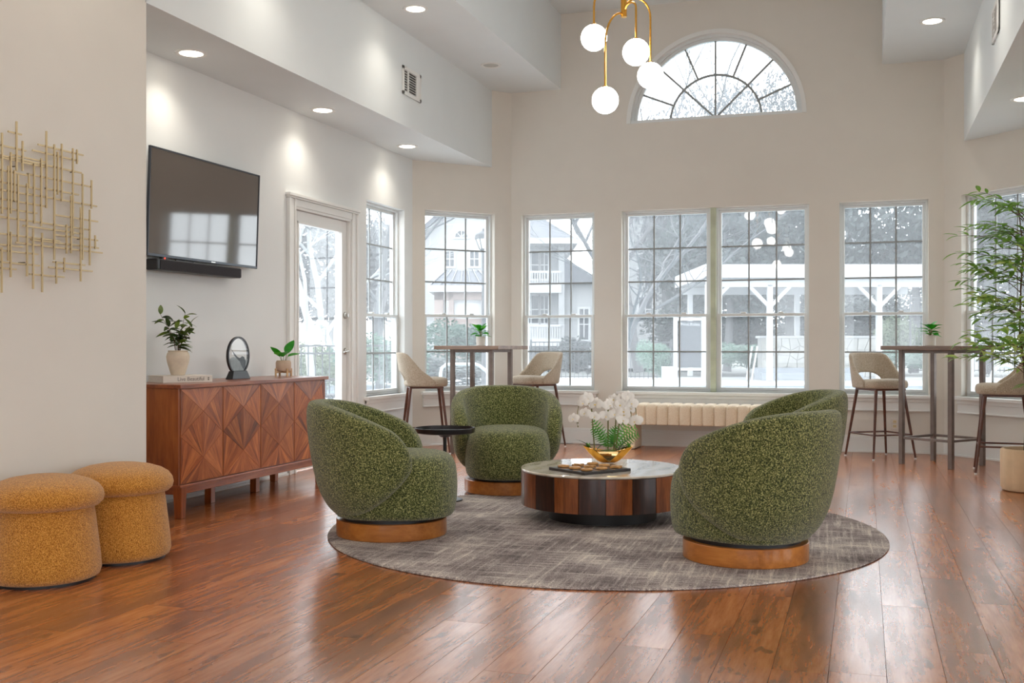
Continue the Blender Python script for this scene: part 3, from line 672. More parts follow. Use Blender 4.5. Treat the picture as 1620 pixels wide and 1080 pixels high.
vs_ = thing('potted_plant', 'dark green leafy plant in a sandy urn standing on the cream book', 'plant', (-4.215, 5.885, TOPZ+.0445))
ob('urn', MB().lathe([(0, 0), (.040, 0), (.044, .004), (.058, .05), (.070, .09), (.074, .12), (.068, .143), (.060, .15), (.064, .156), (.060, .160), (.052, .156), (.052, .14), (0, .138)], n=36), M['plaster'], vs_, 40)
ob('soil', MB().lathe([(0, .139), (.052, .141), (0, .142)], n=20), M['soil'], vs_, 40)
lm = leaf_mesh('leaf', .088, .034, .45); lm.materials.append(M['leaf_dark'])
random.seed(21)
for (dx, dy, h) in ((-.05, -.115, .24), (-.02, -.07, .16), (.05, .0, .10), (.0, .02, .13), (-.03, .12, .25), (.03, .09, .18), (.06, -.08, .11), (-.04, .04, .15), (.0, .15, .16)):
    pts = [(dx*.12, dy*.12, .14)]+[(dx*(t**1.3), dy*(t**1.3), .15+h*t) for t in (.35, .7, 1)]
    ob('stem', MB().tube(pts, [.0026, .002, .0016, .001], 6), M['bark'], vs_, 60)
    n = max(6, int(h*52))
    for i in range(n):
        t = .25+.75*i/(n-1); p = (dx*(t**1.3), dy*(t**1.3), .15+h*t)
        put_leaf(vs_, lm, p, i*2.4+random.random(), random.uniform(0, .7) if i < n-1 else 1.2, random.uniform(-.5, .5), random.uniform(.7, 1.1))
# sand-art disc on its black stand (disc faces the room)
sa = thing('sand_art_frame', 'round black-rimmed glass sand picture on a dark trapezoid stand', 'ornament', (-4.2, 6.56, TOPZ))
ob('stand', MB().add([(-.03, -.115, 0), (.03, -.115, 0), (.03, .115, 0), (-.03, .115, 0), (-.02, -.085, .058), (.02, -.085, .058), (.02, .085, .058), (-.02, .085, .058)], [(3,2,1,0),(4,5,6,7),(0,1,5,4),(1,2,6,5),(2,3,7,6),(3,0,4,7)]), M['outdark'] if False else M['black'], sa, 0, .003)
zc = .028+.135
def ring_x(r0, r1, hx, c, n=48):
    loops = []
    for k in range(n+1):
        a = 2*pi*k/n; loops.append([(c[0]-hx, c[1]+r0*cos(a), c[2]+r0*sin(a)), (c[0]+hx, c[1]+r0*cos(a), c[2]+r0*sin(a)), (c[0]+hx, c[1]+r1*cos(a), c[2]+r1*sin(a)), (c[0]-hx, c[1]+r1*cos(a), c[2]+r1*sin(a))])
    return MB().loft(loops, True, False, False)
ob('rim', ring_x(.124, .136, .009, (0, 0, zc)), M['blackmetal'], sa, 30)
ob('glass', MB().add([(.006, .124*cos(2*pi*k/40), zc+.124*sin(2*pi*k/40)) for k in range(40)], [tuple(range(40))]), M['sandglass'], sa, 0)
snd = [(.124*cos(radians(a)), .124*sin(radians(a))) for a in range(190, 351, 8)]
hill = [(.11, -.015), (.06, -.035), (.02, -.02), (-.02, -.005), (-.06, .004), (-.10, -.01)]
poly = snd+[(y, z*1.0-.01) for y, z in hill]
ob('sand', MB().add([(.001, y, zc+z) for y, z in poly]+[(-.003, y, zc+z) for y, z in poly], [tuple(range(len(poly))), tuple(reversed(range(len(poly), 2*len(poly))))]), plain('pale_sand', (186, 190, 190), .8, nscale=30, namt=.15), sa, 0)
pl2 = [(.09, -.03), (.075, .0), (.05, .008), (.02, -.006), (-.01, .002), (-.05, .03), (-.085, .055), (-.055, .015), (-.01, -.015), (.02, -.03), (.04, -.06), (.07, -.09), (.09, -.08)]
ob('sand', MB().add([(.002, y, zc+z-.01) for y, z in pl2]+[(.0012, y, zc+z-.01) for y, z in pl2], [tuple(range(13)), tuple(reversed(range(13, 26)))]), M['sand'], sa, 0, label='dark sand drift')
# small fiddle-leaf plant in blush pot on a wooden stand
sp = thing('potted_plant', 'small plant with five big bright leaves in a blush pot on wooden legs', 'plant', (-4.2, 7.18, TOPZ))
ob('pot', MB().lathe([(0, .042), (.052, .042), (.058, .05), (.058, .108), (.05, .122), (.044, .122), (.044, .10), (0, .10)], n=32), M['pinkpot'], sp, 40)
ob('soil', MB().lathe([(0, .10), (.044, .102), (0, .104)], n=16), M['soil'], sp, 40)
for k in range(4):
    a = pi/4+k*pi/2+.2; c_, s_ = cos(a), sin(a); ob('stand_leg', MB().bar((.064*c_, .064*s_, 0), (.064*c_, .064*s_, .062), .014, .010, (c_, s_, 0)), M['lightwood'], sp, 0, .001)
ob('stand_bar', MB().bar((.06*cos(pi/4+.2), .06*sin(pi/4+.2), .034), (-.06*cos(pi/4+.2), -.06*sin(pi/4+.2), .034), .012, .014).bar((-.06*sin(pi/4+.2), .06*cos(pi/4+.2), .034), (.06*sin(pi/4+.2), -.06*cos(pi/4+.2), .034), .012, .0138), M['lightwood'], sp, 0)
bl = leaf_mesh('leaf', .125, .075, .15, .25, 8); bl.materials.append(M['leaf_bright'])
for (az, el, sc, b) in ((-60, 25, 1.0, .0), (70, 62, 1.05, .02), (-120, 50, .9, 0), (-95, 20, .75, .01), (40, 20, .8, 0)):
    A = radians(az); p0 = Vector((.01*cos(A), .01*sin(A), .10)); p1 = Vector((.03*cos(A), .03*sin(A), .15+b))
    ob('stem', MB().tube([p0, p1], .0022, 6), M['stem'], sp, 60); put_leaf(sp, bl, p1, A, radians(el), .3, sc)
# ---------------------------------------------------------------- mushroom poufs
def pouf(loc, label, rz):
    t = thing('pouf', label, 'stool', loc, rz, 'mushroom poufs')
    body = [(0, .012), (.22, .012), (.236, .02), (.244, .045), (.240, .10), (.228, .20), (.216, .30), (.205, .36), (.19, .375), (0, .375)]
    ob('body', MB().lathe(body, n=64), M['orange'], t, 50)
    cap = [(0, .328), (.205, .328), (.232, .333), (.25, .350), (.2555, .373), (.25, .398), (.232, .423), (.20, .443), (.15, .460), (.09, .470), (.04, .4735), (.0005, .4745)]
    ob('cushion', MB().lathe(cap, n=64), M['orange'], t, 180)
    ob('foot_ring', MB().lathe([(0, 0), (.215, 0), (.215, .013), (0, .013)], n=40), M['black'], t, 40)
    return t
pouf((-3.521, 3.925, 0), 'mustard boucle mushroom pouf nearest the camera, under the rod sculpture', 0)
pouf((-3.52, 4.441, 0), 'mustard boucle mushroom pouf next to the sideboard, behind the other pouf', 2)
# ---------------------------------------------------------------- rug and coffee table
RUGZ = .012
rg_ = ob('rug', MB().lathe([(0, 0), (1.555, 0), (1.56, .004), (1.556, .010), (1.54, .012), (0, .012)], n=160), M['rug'], None, 40, loc=(-1.432, 6.004, .0005), rz=radians(2))
tag(rg_, 'large round distressed grey-brown rug under the green chairs', 'rug')
ct = thing('coffee_table', 'round coffee table with alternating wood staves and cream marble top', 'coffee table', (-1.514, 6.349, RUGZ+.001))
ob('plinth', MB().lathe([(0, 0), (.327, 0), (.327, .092), (0, .092)], n=64), plain('black_plinth', (28, 27, 27), .45), ct, 40)
ob('core', MB().lathe([(0, .09), (.478, .09), (.478, .286), (0, .286)], n=80), M['stave_d'], ct, 40)
NS = 20; baz = atan2(-FWD.y, -FWD.x)
for k in range(NS):
    a0 = baz-radians(2.7)+2*pi*(k-.5)/NS+radians(9); a1 = a0+2*pi/NS-.004; n = 5; loops = []
    a0 += .004
    for i in range(n+1):
        a = a0+(a1-a0)*i/n; c_, s_ = cos(a), sin(a)
        loops.append([(.477*c_, .477*s_, .086), (.4955*c_, .4955*s_, .086), (.4955*c_, .4955*s_, .286), (.477*c_, .477*s_, .286)])
    ob('stave', MB().loft(loops), M['stave_d'] if k % 2 else M['stave_l'], ct, 30, .0012)
tp = MB().lathe([(0, .286), (.488, .286), (.497, .29), (.4985, .298), (.494, .302), (0, .302)], n=96)
ob('marble_top', tp, M['marble'], ct, 30)
TT = RUGZ+.001+.302
# ---------------------------------------------------------------- green swivel chairs
def shell_mesh():
    PH = [0, 30, 50, 62, 75, 90, 97, 104, 109, 112, 114]
    ZT = [.742, .735, .712, .688, .657, .615, .592, .553, .508, .460, .404]
    ZB = [.100, .102, .112, .130, .166, .222, .258, .302, .338, .364, .394]
    def cr(x, xs, ys):   # smooth interpolation
        i = max(0, min(len(xs)-2, next((j for j in range(len(xs)-1) if x <= xs[j+1]), len(xs)-2)))
        x0, x1 = xs[i], xs[i+1]; t = (x-x0)/(x1-x0)
        def tang(j):
            if j == 0: return 0.0
            if j == len(xs)-1: return (ys[j]-ys[j-1])/(xs[j]-xs[j-1])
            return (ys[j+1]-ys[j-1])/(xs[j+1]-xs[j-1])
        m0, m1 = tang(i)*(x1-x0), tang(i+1)*(x1-x0)
        return (2*t**3-3*t*t+1)*ys[i]+(t**3-2*t*t+t)*m0+(-2*t**3+3*t*t)*ys[i+1]+(t**3-t*t)*m1
    phs = [114*sin(pi/2*k/34) for k in range(-34, 35)]
    loops = []; NP = 28
    for ph in phs:
        a = abs(ph); zt, zb = cr(a, PH, ZT), cr(a, PH, ZB); h = (zt-zb)/2; zm = (zt+zb)/2
        th = .062*min(1, (max(h, .0005)/.13))**.5
        rear = max(0, cos(radians(a))); L = []
        for i in range(NP):
            c_, s_ = sup(2*pi*i/NP, 2.0+min(2.2, h*9)); z = zm+h*s_
            ro = interp(z, [.10, .16, .28, .45, .60, .75], [.315, .352, .392, .412, .42, .425])+.055*rear*interp(z, [.1, .3, .7], [0, .55, 1])
            r = ro-.062+th*c_
            L.append((-r*cos(radians(ph))*1.0, r*sin(radians(ph))*.97, z))
        loops.append(L)
    return MB().loft(loops)
def seat_mesh():
    def ring(s, z, n=2.5):
        return [(.02+(.345*sup(2*pi*i/56, n)[0])*s, .305*sup(2*pi*i/56, n)[1]*s, z) for i in range(56)]
    pr = [(.84, .103), (.93, .109), (.975, .137), (1.0, .22), (1.0, .30), (.985, .36), (.95, .405), (.88, .436), (.75, .452), (.5, .462), (.25, .466), (.02, .467)]
    return MB().loft([ring(s, z) for s, z in pr])
proto_chair = None
def green_chair(loc, deg, label):
    global proto_chair
    loc = (loc[0], loc[1], RUGZ+.001)
    if proto_chair is None:
        t = thing('swivel_chair', label, 'armchair', loc, radians(deg), 'green swivel chairs')
        ob('plinth', MB().lathe([(0, 0), (.302, 0), (.305, .003), (.305, .088), (.302, .091), (0, .091)], n=72), M['plinth'], t, 40)
        ob('swivel_plate', MB().lathe([(0, .09), (.27, .09), (.27, .122), (0, .122)], n=56), M['black'], t, 40)
        ob('seat', seat_mesh(), M['green'], t, 180, sub=1)
        ob('backrest', shell_mesh(), M['green'], t, 180, sub=1)
        proto_chair = t; return t
    return dup(proto_chair, loc, radians(deg), label)
green_chair((-2.499, 5.441), 18, 'green boucle swivel chair beside the sideboard, seen side-on')
green_chair((-2.446, 7.301), -66, 'green boucle swivel chair facing the camera, next to black side table')
green_chair((-.559, 5.375), 152, 'green boucle swivel chair in front, its back turned to the camera')
green_chair((-.565, 7.43), 203, 'green boucle swivel chair half hidden behind the nearest one, before the bench')
# black side table
st = thing('side_table', 'small round black tray-top side table between two green chairs', 'side table', (-2.684, 6.696, RUGZ+.001))
ob('tray_top', MB().lathe([(0, .452), (.19, .452), (.20, .458), (.205, .488), (.200, .489), (.196, .466), (0, .462)], n=56), M['blackmetal'], st, 40)
ob('hub', MB().lathe([(0, .425), (.03, .425), (.058, .448), (.058, .453), (0, .453)], n=28), M['blackmetal'], st, 40)
ob('pole', MB().cyl((0,0,.015), (0,0,.43), .012, n=16), M['blackmetal'], st, 40)
ob('base', MB().lathe([(0, 0), (.12, 0), (.12, .008), (.02, .016), (0, .016)], n=40), M['blackmetal'], st, 40)
# ---------------------------------------------------------------- on the coffee table
tr_c = Vector((-1.545, 6.155)); tr = thing('game_tray', 'square dark tray with a noughts and crosses game on the marble table', 'tray', (tr_c.x, tr_c.y, TT), atan2(6.319-6.01, -1.316+1.542))
ob('board', MB().box((-.178, -.165, 0), (.178, .165, .016)), M['slate'], tr, 0, .002)
gl = MB()
for q in (-.056, .056): gl.box((q-.003, -.16, .016), (q+.003, .16, .0175)).box((-.17, q-.003, .016), (.17, q+.003, .0172))
ob('grid_lines', gl, M['ringwood'], tr, 0)
trm = Matrix.Rotation(tr.rotation_euler.z, 3, 'Z')
cells = [(i, j) for j in (-1, 0, 1) for i in (-1, 0, 1)]
kinds = 'OOXOXOOXO'; first = {}
for (i, j), k in zip(cells, kinds):
    p = trm @ Vector((i*.112, j*.108, 0)); loc = (tr_c.x+p.x, tr_c.y+p.y, TT+.0185)
    row = ('front', 'middle', 'back')[j+1]; colm = ('first', 'second', 'third')[i+1]
    lab = 'tan wooden %s in the %s row of the dark tray, %s from its left corner' % ('ring' if k == 'O' else 'cross', row, colm)
    if k in first: dup(first[k], loc, None, lab); continue
    if k == 'O':
        mb = MB().lathe([(.017, 0), (.033, 0), (.035, .005), (.033, .011), (.017, .011), (.015, .005), (.017, 0)], n=32, cap=False); o = ob('game_ring', mb, M['ringwood'], None, 40, loc=loc)
    else:
        mb = MB().bar((-.028, -.028, .0055), (.028, .028, .0055), .014, .011).bar((-.028, .028, .0056), (.028, -.028, .0056), .014, .0108); o = ob('game_cross', mb, M['ringwood'], None, 0, loc=loc)
    tag(o, lab, 'game piece', 'noughts and crosses pieces'); first[k] = o
# gold boat planter with orchids
BX = Vector((-1.53, 6.571)); boat = thing('flower_bowl', 'gold boat-shaped bowl of white orchids and ferns on the marble table', 'flowers', (BX.x, BX.y, TT), YAW)
def boat_mesh():
    n = 24; out = []; 
    for k in range(n+1):
        u = -1+2*k/n; x = .158*u; top = .078+.034*abs(u)**1.6; bot = .002+.105*max(0, abs(u)-.25)**1.5*1.55; bot = min(bot, top-.004)
        wd = .062*sqrt(max(.0, 1-.8*abs(u)**2.2))+.002; L = []
        for i in range(9):
            a = pi*i/8; L.append((x, -wd*cos(a), top-(top-bot)*sin(a)**.8))
        L2 = [(p[0]*.97, p[1]*.88, min(top, p[2]+.006)) for p in reversed(L)]
        out.append(L+L2)
    return MB().loft(out)
ob('bowl', boat_mesh(), M['goldbright'], boat, 50)
pv = [(-.078, .080), (.078, .080), (.0, .012)]
ob('front_panel', MB().add([(a, -.0655, b) for a, b in pv]+[(a*.9, -.050, b) for a, b in pv], [(0, 1, 2), (5, 4, 3), (0, 3, 4, 1), (1, 4, 5, 2), (2, 5, 3, 0)]), plain('mirror_gold', (206, 176, 120), .04, metal=1), boat, 0, .002)
ob('moss', MB().lathe([(.001, .066), (1, .07), (.6, .082), (.001, .086)], n=28, sx=.125, sy=.045), plain('moss_bed', (96, 110, 62), .95, nscale=80, namt=.5), boat, 180)
def petal_loft(mb, c, d, nrm, L, Wd):
    d = Vector(d).normalized(); nrm = Vector(nrm).normalized(); q = nrm.cross(d).normalized(); c = Vector(c); rows = []
    for i in range(6):
        t = i/5; wv = Wd/2*(sin(pi*(t*.92+.04))**.7); zc = .18*L*sin(pi*t)-.1*L*t
        rows.append([c+d*t*L-q*wv+nrm*(zc-.1*wv), c+d*t*L+nrm*zc, c+d*t*L+q*wv+nrm*(zc-.1*wv)])
    mb.loft(rows, close=False)
def flower(par, c, face, s, roll):
    face = Vector(face).normalized(); up = Vector((0, 0, 1)); u = (up-face*up.dot(face)).normalized(); v = face.cross(u)
    f = MB()
    for ang, L, Wd in ((90, .030, .022), (210, .028, .02), (330, .028, .02), (15, .034, .036), (165, .034, .036)):
        a = radians(ang)+roll; petal_loft(f, c, v*cos(a)+u*sin(a), face, L*s, Wd*s)
    o = ob('orchid_flower', f, M['petal'], par, 180)
    l = MB(); petal_loft(l, Vector(c)+face*.003, -u*.6+face*.7, face, .010*s, .008*s); ob('lip', l, M['petalc'], o, 180, label='yellow flower lip')
random.seed(5)
stalks = [((-.085, .0), (-.105, -.005), .40, -1), ((.0, .01), (.0, 0), .41, 1), ((.035, .0), (.055, .01), .39, 1), ((.045, .0), (.085, 0), .41, 1)]
for (b, tq, hh, sd_) in stalks:
    p0 = Vector((b[0], b[1], .075)); p1 = Vector((tq[0], tq[1], hh-.05)); arch = [p0, p0.lerp(p1, .5)+Vector((0, 0, .0)), p1]
    R = .05
    for k in range(1, 9):
        a = pi*k/8*1.05; arch.append(p1+Vector((sd_*R*(1-cos(a))*.9, -.012*k/8, .05*sin(a)-(.018*max(0, k-5)))))
    ob('flower_stem', MB().tube(arch, [.0042]*3+[.0022]*8, 8), M['stem'], boat, 60)
    bd_ = MB().tube([arch[-1], arch[-1]+Vector((sd_*.006, 0, -.03)), arch[-1]+Vector((-sd_*.004, 0, -.06))], [.0018, .0014, .001], 6)
    for q in range(3): bd_.lathe([(.0003, -.006), (.005, 0), (.0003, .006)], arch[-1]+Vector((random.uniform(-.006, .006), 0, -.012-.022*q)), 8)
    ob('bud_spray', bd_, M['stem'], boat, 60)
    for k in range(9):
        q = arch[2+k % 6] if k != 6 else arch[9]
        c = Vector(q)+Vector((random.uniform(-.03, .03), -.014-.012*random.random(), random.uniform(-.018, .026)))
        if k > 3: c.z -= .018*(k-3)
        flower(boat, c, (random.uniform(-.7, .7), -1, random.uniform(-.1, .35)), random.uniform(1.15, 1.5), random.uniform(-.3, .3))
sl = leaf_mesh('strap_leaf', .14, .034, .55, .35, 8); sl.materials.append(M['leaf_blue'])
for (bx, az, el, sc) in ((-.095, 180, 62, .85), (-.085, 190, 48, .8), (-.075, 10, 58, .8), (.06, 170, 70, .8), (.065, 15, 68, .85), (.07, 0, 55, .7)): put_leaf(boat, sl, (bx, 0, .075), radians(az), radians(el), 0, sc, 'strap_leaf')
def fern_frond(par, base, az, el, L):
    A = radians(az); E = radians(el); pts = []
    for i in range(12):
        t = i/11; e = E-.5*t; pts.append(Vector(base) if i == 0 else pts[-1]+Vector((cos(A)*cos(e), sin(A)*cos(e), sin(e)))*L/11)
    mb = MB().tube(pts, [.0014]*12, 5)
    for i in range(2, 12):
        d = (pts[i]-pts[i-1]).normalized(); sd2 = d.cross(Vector((0, -1, .3))).normalized(); Ll = .034*sin(pi*(i-1)/11)**.7+.006
        for s_ in (-1, 1):
            q = pts[i]+(sd2*s_+d*.35)*Ll; wv = d*.0048
            mb.add([pts[i]-wv, pts[i]+wv, q+wv*.4, q-wv*.4], [(0, 1, 2, 3)])
    ob('fern_frond', mb, M['fern'], par, 0)
for (bx, az, el, L) in ((-.01, 175, 82, .20), (0, 190, 70, .17), (.015, 20, 70, .22), (.02, 10, 58, .21), (.0, 0, 85, .15), (.025, 350, 48, .19), (.01, 60, 75, .14)): fern_frond(boat, (bx, 0, .08), az, el, L)
suc = leaf_mesh('succulent_leaf', .036, .014, -.1, .3, 4); suc.materials.append(M['fern'])
for bx in (-.128, .128):
    for k in range(10): put_leaf(boat, suc, (bx, 0, .098), k*2*pi/5+(.6 if k > 4 else 0), .35 if k < 5 else .95, 0, 1, 'succulent_leaf')
# ---------------------------------------------------------------- channelled bench
bn = thing('bench', 'cream channel-tufted bench under the wide window', 'bench', (-2.33, 10.66, 0))
BL, BD = 1.488, .36
for k in range(13):
    cx_ = (k+.5)*BL/13; hw = BL/26-.001; loops = []
    for i in range(9):
        u = -1+2*i/8; sc = (1-abs(u)**3.2)**.45 if abs(u) < 1 else .0; sc = max(sc, .0); e = .016*sc-.016
        y0, y1, z0, z1 = 0-e, BD+e, .250-e*.3, .462+e
        L = []
        for (yy, zz, a0) in ((y0, z0, 180), (y1, z0, 270), (y1, z1, 0), (y0, z1, 90)):
            rr = .012 if zz == z0 else .05
            ccy = yy+(rr if yy == y0 else -rr); ccz = zz+(rr if zz == z0 else -rr)
            for q in range(5):
                a = radians(a0+90*q/4); L.append((cx_+u*hw, ccy+rr*cos(a), ccz+rr*sin(a)))
        loops.append(L)
    ob('seat_channel', MB().loft(loops), M['cream'], bn, 60)
for x0 in (0.0, BL-.125): ob('leg_panel', MB().box((x0, .01, 0.006), (x0+.125, BD-.01, .26)), M['cream'], bn, 0, .012, 3)
ob('foot_strip', MB().box((.01, .02, 0), (.115, BD-.02, .008)).box((BL-.115, .02, 0), (BL-.01, BD-.02, .008)), M['black'], bn, 0)
# ---------------------------------------------------------------- bar tables and stools
def bar_table(loc, deg, S, s, label):
    t = thing('bar_table', label, 'table', (loc[0], loc[1], 0), radians(deg), 'bar tables by the windows')
    ob('table_top', MB().box((-S/2, -S/2, 1.014), (S/2, S/2, 1.05)), M['tabletop'], t, 0, .003)
    h = s/2; fr = MB()
    for a, b in (((-h, -h), (h, -h)), ((h, -h), (h, h)), ((h, h), (-h, h)), ((-h, h), (-h, -h))): fr.bar((a[0], a[1], 1.0), (b[0], b[1], 1.0), .03, .028)
    ob('top_frame', fr, M['iron'], t, 0)
    for x in (-h, h):
        for y in (-h, h): ob('leg', MB().box((x-.02, y-.02, 0), (x+.02, y+.02, 1.014)), M['iron'], t, 0, .003)
    for a, b in (((-h, -h), (h, -h)), ((h, -h), (h, h)), ((h, h), (-h, h)), ((-h, h), (-h, -h))): ob('foot_rail', MB().bar((a[0], a[1], .235), (b[0], b[1], .235), .022, .022), M['iron'], t, 0, .002)
    return t
bar_table((.65, 10.14), -36.3, .735, .478, 'square bar table with bronze legs by the tall green plant')
bar_table((-3.571, 9.878), 18.25-25, .69, .42, 'square bar table with bronze legs in the left window corner')
def stool_mesh_parts(t):
    n = 40
    def ring(s, z, m=3):
        return [(.01+.215*sup(2*pi*i/n, m)[0]*s, .222*sup(2*pi*i/n, m)[1]*s, z+(.012*(sup(2*pi*i/n, m)[0])*s if z > .68 else 0)) for i in range(n)]
    ob('seat', MB().loft([ring(s, z) for s, z in ((.88, .650), (.96, .656), (1, .675), (1, .695), (.97, .714), (.88, .728), (.6, .738), (.3, .741), (.02, .742))]), M['taupe'], t, 180, sub=1)
    phs = [i*104/24 for i in range(-24, 25)]; loops_o = []
    PH = [0, 38, 52, 66, 80, 94, 104]; ZT = [.985, .983, .965, .905, .83, .755, .712]
    strips = []; NZ = 10
    def pt(ph, z, off):
        a = radians(ph); lean = .055*max(0, (z-.66)/.33)
        c_, s_ = sup(pi+a, 2.7); rx, ry = .228+lean, .232+lean*.35
        return Vector((.0+(rx-off)*c_, (ry-off)*s_, z))
    mb = MB(); cols = []
    for ph in phs:
        a = abs(ph); zt = interp(a, PH, ZT); zb = .655
        if a < 42: zb = .655+.142*sqrt(max(0, 1-(a/42)**2))
        L = []; r = .014
        m = NZ
        for i in range(m+1): L.append(pt(ph, zb+r+(zt-zb-2*r)*i/m, 0))
        L.append(pt(ph, zt, r*.5)); L.append(pt(ph, zt, r*1.8))
        for i in range(m, -1, -1): L.append(pt(ph, zb+r+(zt-zb-2*r)*i/m, .034))
        L.append(pt(ph, zb, r*1.8)); L.append(pt(ph, zb, r*.5))
        cols.append(L)
    ob('backrest', MB().loft(cols), M['taupe'], t, 180, sub=1)
    ob('seat_plate', MB().box((-.16, -.16, .634), (.17, .16, .652)), M['walnut'], t, 0, .004)
    for sx in (-1, 1):
        for sy in (-1, 1):
            lg = ob('leg', MB().tube([(sx*.223, sy*.223, .012), (sx*.150, sy*.145, .645)], [.0095, .0155], 12), M['walnut'], t, 60)
            ob('foot_cap', MB().lathe([(0, 0), (.010, 0), (.012, .006), (.010, .016), (0, .016)], (sx*.2235, sy*.2235, 0), 12), M['ivory'] if False else M['vinyl'], lg, 40)
    q = .1975
    for a, b in (((-q, -q), (q, -q)), ((q, -q), (q, q)), ((q, q), (-q, q)), ((-q, q), (-q, -q))): ob('foot_rest', MB().tube([(a[0], a[1], .228), (b[0], b[1], .228)], .008, 10), M['walnut'], t, 60)
proto_stool = thing('bar_stool', 'beige upholstered bar stool before the left door window, its back to the glass door', 'stool', (-4.105, 9.71, 0), radians(28), 'beige bar stools')
stool_mesh_parts(proto_stool)
dup(proto_stool, (-3.25, 10.62, 0), radians(236), 'beige bar stool behind the green chair that faces the camera')
dup(proto_stool, (.14, 10.6, 0), radians(-56), 'beige bar stool beside the wide window, turned to the table')
dup(proto_stool, (1.1, 9.66, 0), radians(176), 'beige bar stool under the tall plant, cut by the picture edge')
random.seed(11)
def small_plant(loc, label, n=17):
    t = thing('potted_plant', label, 'plant', loc, 0, 'small bright plants on the bar tables')
    ob('pot', MB().lathe([(0, 0), (.040, 0), (.044, .004), (.048, .09), (.045, .092), (.042, .08), (0, .078)], n=28), M['whitepot'], t, 40)
    ob('soil', MB().lathe([(0, .078), (.042, .08), (0, .082)], n=14), M['soil'], t, 40)
    me = leaf_mesh('leaf', .088, .06, .3, .2, 7); me.materials.append(M['leaf_bright'])
    for k in range(n):
        A = k*2.4; h = .095+.085*k/n; p1 = Vector((.018*cos(A), .018*sin(A), h)); ob('stem', MB().tube([(0, 0, .078), p1], .0018, 5), M['stem'], t, 60)
        put_leaf(t, me, p1, A, radians(random.uniform(-5, 25)+40*k/n), random.uniform(-.3, .3), random.uniform(.75, 1.1))
    return t
small_plant((-3.60, 9.93, 1.0505), 'small bright green plant in a white pot on the left bar table')
small_plant((.56, 10.22, 1.0505), 'small bright green plant in a white pot on the right bar table')
# ---------------------------------------------------------------- tall plant in fluted pot
tpz = thing('tall_plant', 'tall airy green bamboo-like plant in a fluted pot, cut by the picture edge', 'plant', (1.135, 8.535, 0))
def fluted(r, z, n=96): return [((r+.006*abs(cos(12*pi*i/n*1.0)))*cos(2*pi*i/n), (r+.006*abs(cos(12*pi*i/n*1.0)))*sin(2*pi*i/n), z) for i in range(n)]
def plainr(r, z, n=96): return [(r*cos(2*pi*i/n), r*sin(2*pi*i/n), z) for i in range(n)]
ob('pot', MB().loft([plainr(.15, 0), fluted(.172, .008), fluted(.184, .03), fluted(.186, .15), fluted(.186, .29), fluted(.180, .305), plainr(.165, .306), plainr(.16, .27), plainr(.01, .268)]), M['fluted'], tpz, 40)
ob('soil', MB().lathe([(0, .268), (.158, .27), (.1, .279), (0, .282)], n=28), M['soil'], tpz, 60)
tl = leaf_mesh('leaf', .122, .033, .25, .3, 5); tl.materials.append(M['leaf_tall'])
random.seed(33); extra = MB(); nleaf = 0
trunks = []
for k in range(4):
    a = k*1.7; top = Vector((.06*cos(a), .05*sin(a), 2.25-.1*k)); pts = [Vector((.03*cos(a), .03*sin(a), .27))]
    for i in range(1, 7): pts.append(pts[0].lerp(top, i/6)+Vector((random.uniform(-.02, .02), random.uniform(-.02, .02), 0)))
    ob('trunk', MB().tube(pts, [.011-.0012*i for i in range(7)], 7), M['bark'], tpz, 60); trunks.append(pts)
left = -RGT
for k in range(64):
    pts = trunks[k % 4]; z0 = .95+1.25*(k/63)+random.uniform(-.08, .08)
    i = min(5, max(0, int((z0-.27)/((pts[-1].z-.27)/6)))); b = pts[i]
    ang = atan2(left.y, left.x)+(random.uniform(-1.25, 1.25) if k % 3 else random.uniform(1.3, 5.0))
    if cos(ang) > .25: ang = pi-ang+.3
    Lb = random.uniform(.34, .52)*(1.0 if z0 < 1.9 else .85); el = random.uniform(.25, .95)
    bp = [Vector((b.x, b.y, z0-.16))]
    for q in range(1, 8):
        e = el-.16*q*.6; bp.append(bp[-1]+Vector((cos(ang)*cos(e), sin(ang)*cos(e), sin(e)))*Lb/7)
    br = ob('branch', MB().tube(bp, [.0038-.0004*q for q in range(8)], 5), M['bark'], tpz, 60)
    for q in range(2, 8):
        for s_ in (-1, 1):
            la = ang+s_*random.uniform(.4, 1.1); le = random.uniform(-.2, .6)
            sc = random.uniform(.7, 1.15)
            if nleaf < 290 and (k % 3): put_leaf(br, tl, bp[q], la, le, random.uniform(-.6, .6), sc); nleaf += 1
            else:
                Rm = Matrix.Rotation(la, 3, 'Z') @ Matrix.Rotation(-le, 3, 'Y'); extra.add([bp[q]+Rm @ Vector(v.co)*sc for v in tl.vertices], [tuple(f.vertices) for f in tl.polygons])
    pass
ob('foliage', extra, M['leaf_tall'], tpz, 180)['kind'] = 'stuff'
# wall outlet under the right window
ou = thing('wall_outlet', 'ivory double wall outlet low on the wall behind the bar stool legs', 'outlet', (.283, YB, .285))
ob('cover_plate', MB().box((-.035, -.006, -.057), (.035, 0, .057)), M['whitepot'], ou, 0, .003)
for z in (.022, -.022):
    s_ = ob('socket', MB().box((-.016, -.009, z-.014), (.016, -.005, z+.014)), M['ivory'], ou, 0, .004, label='ivory socket face')
    ob('slot', MB().box((-.008, -.0095, z-.004), (-.0055, -.0085, z+.007)).box((.0055, -.0095, z-.004), (.008, -.0085, z+.007)), M['ventdark'], s_, 0)
# ================================================================ outdoors (local frame: x right, y away, z up, turned by YAW)
def at(px, D): return (px-810)/FPX*D
def outz(y, D): return EYE+(545-y)/FPX*D
def ext(name, label, cat, px, D, group=None, rz=0, z=-.02):
    x, y = spot(px, D); return thing(name, label, cat, (x, y, z), YAW+rz, group)
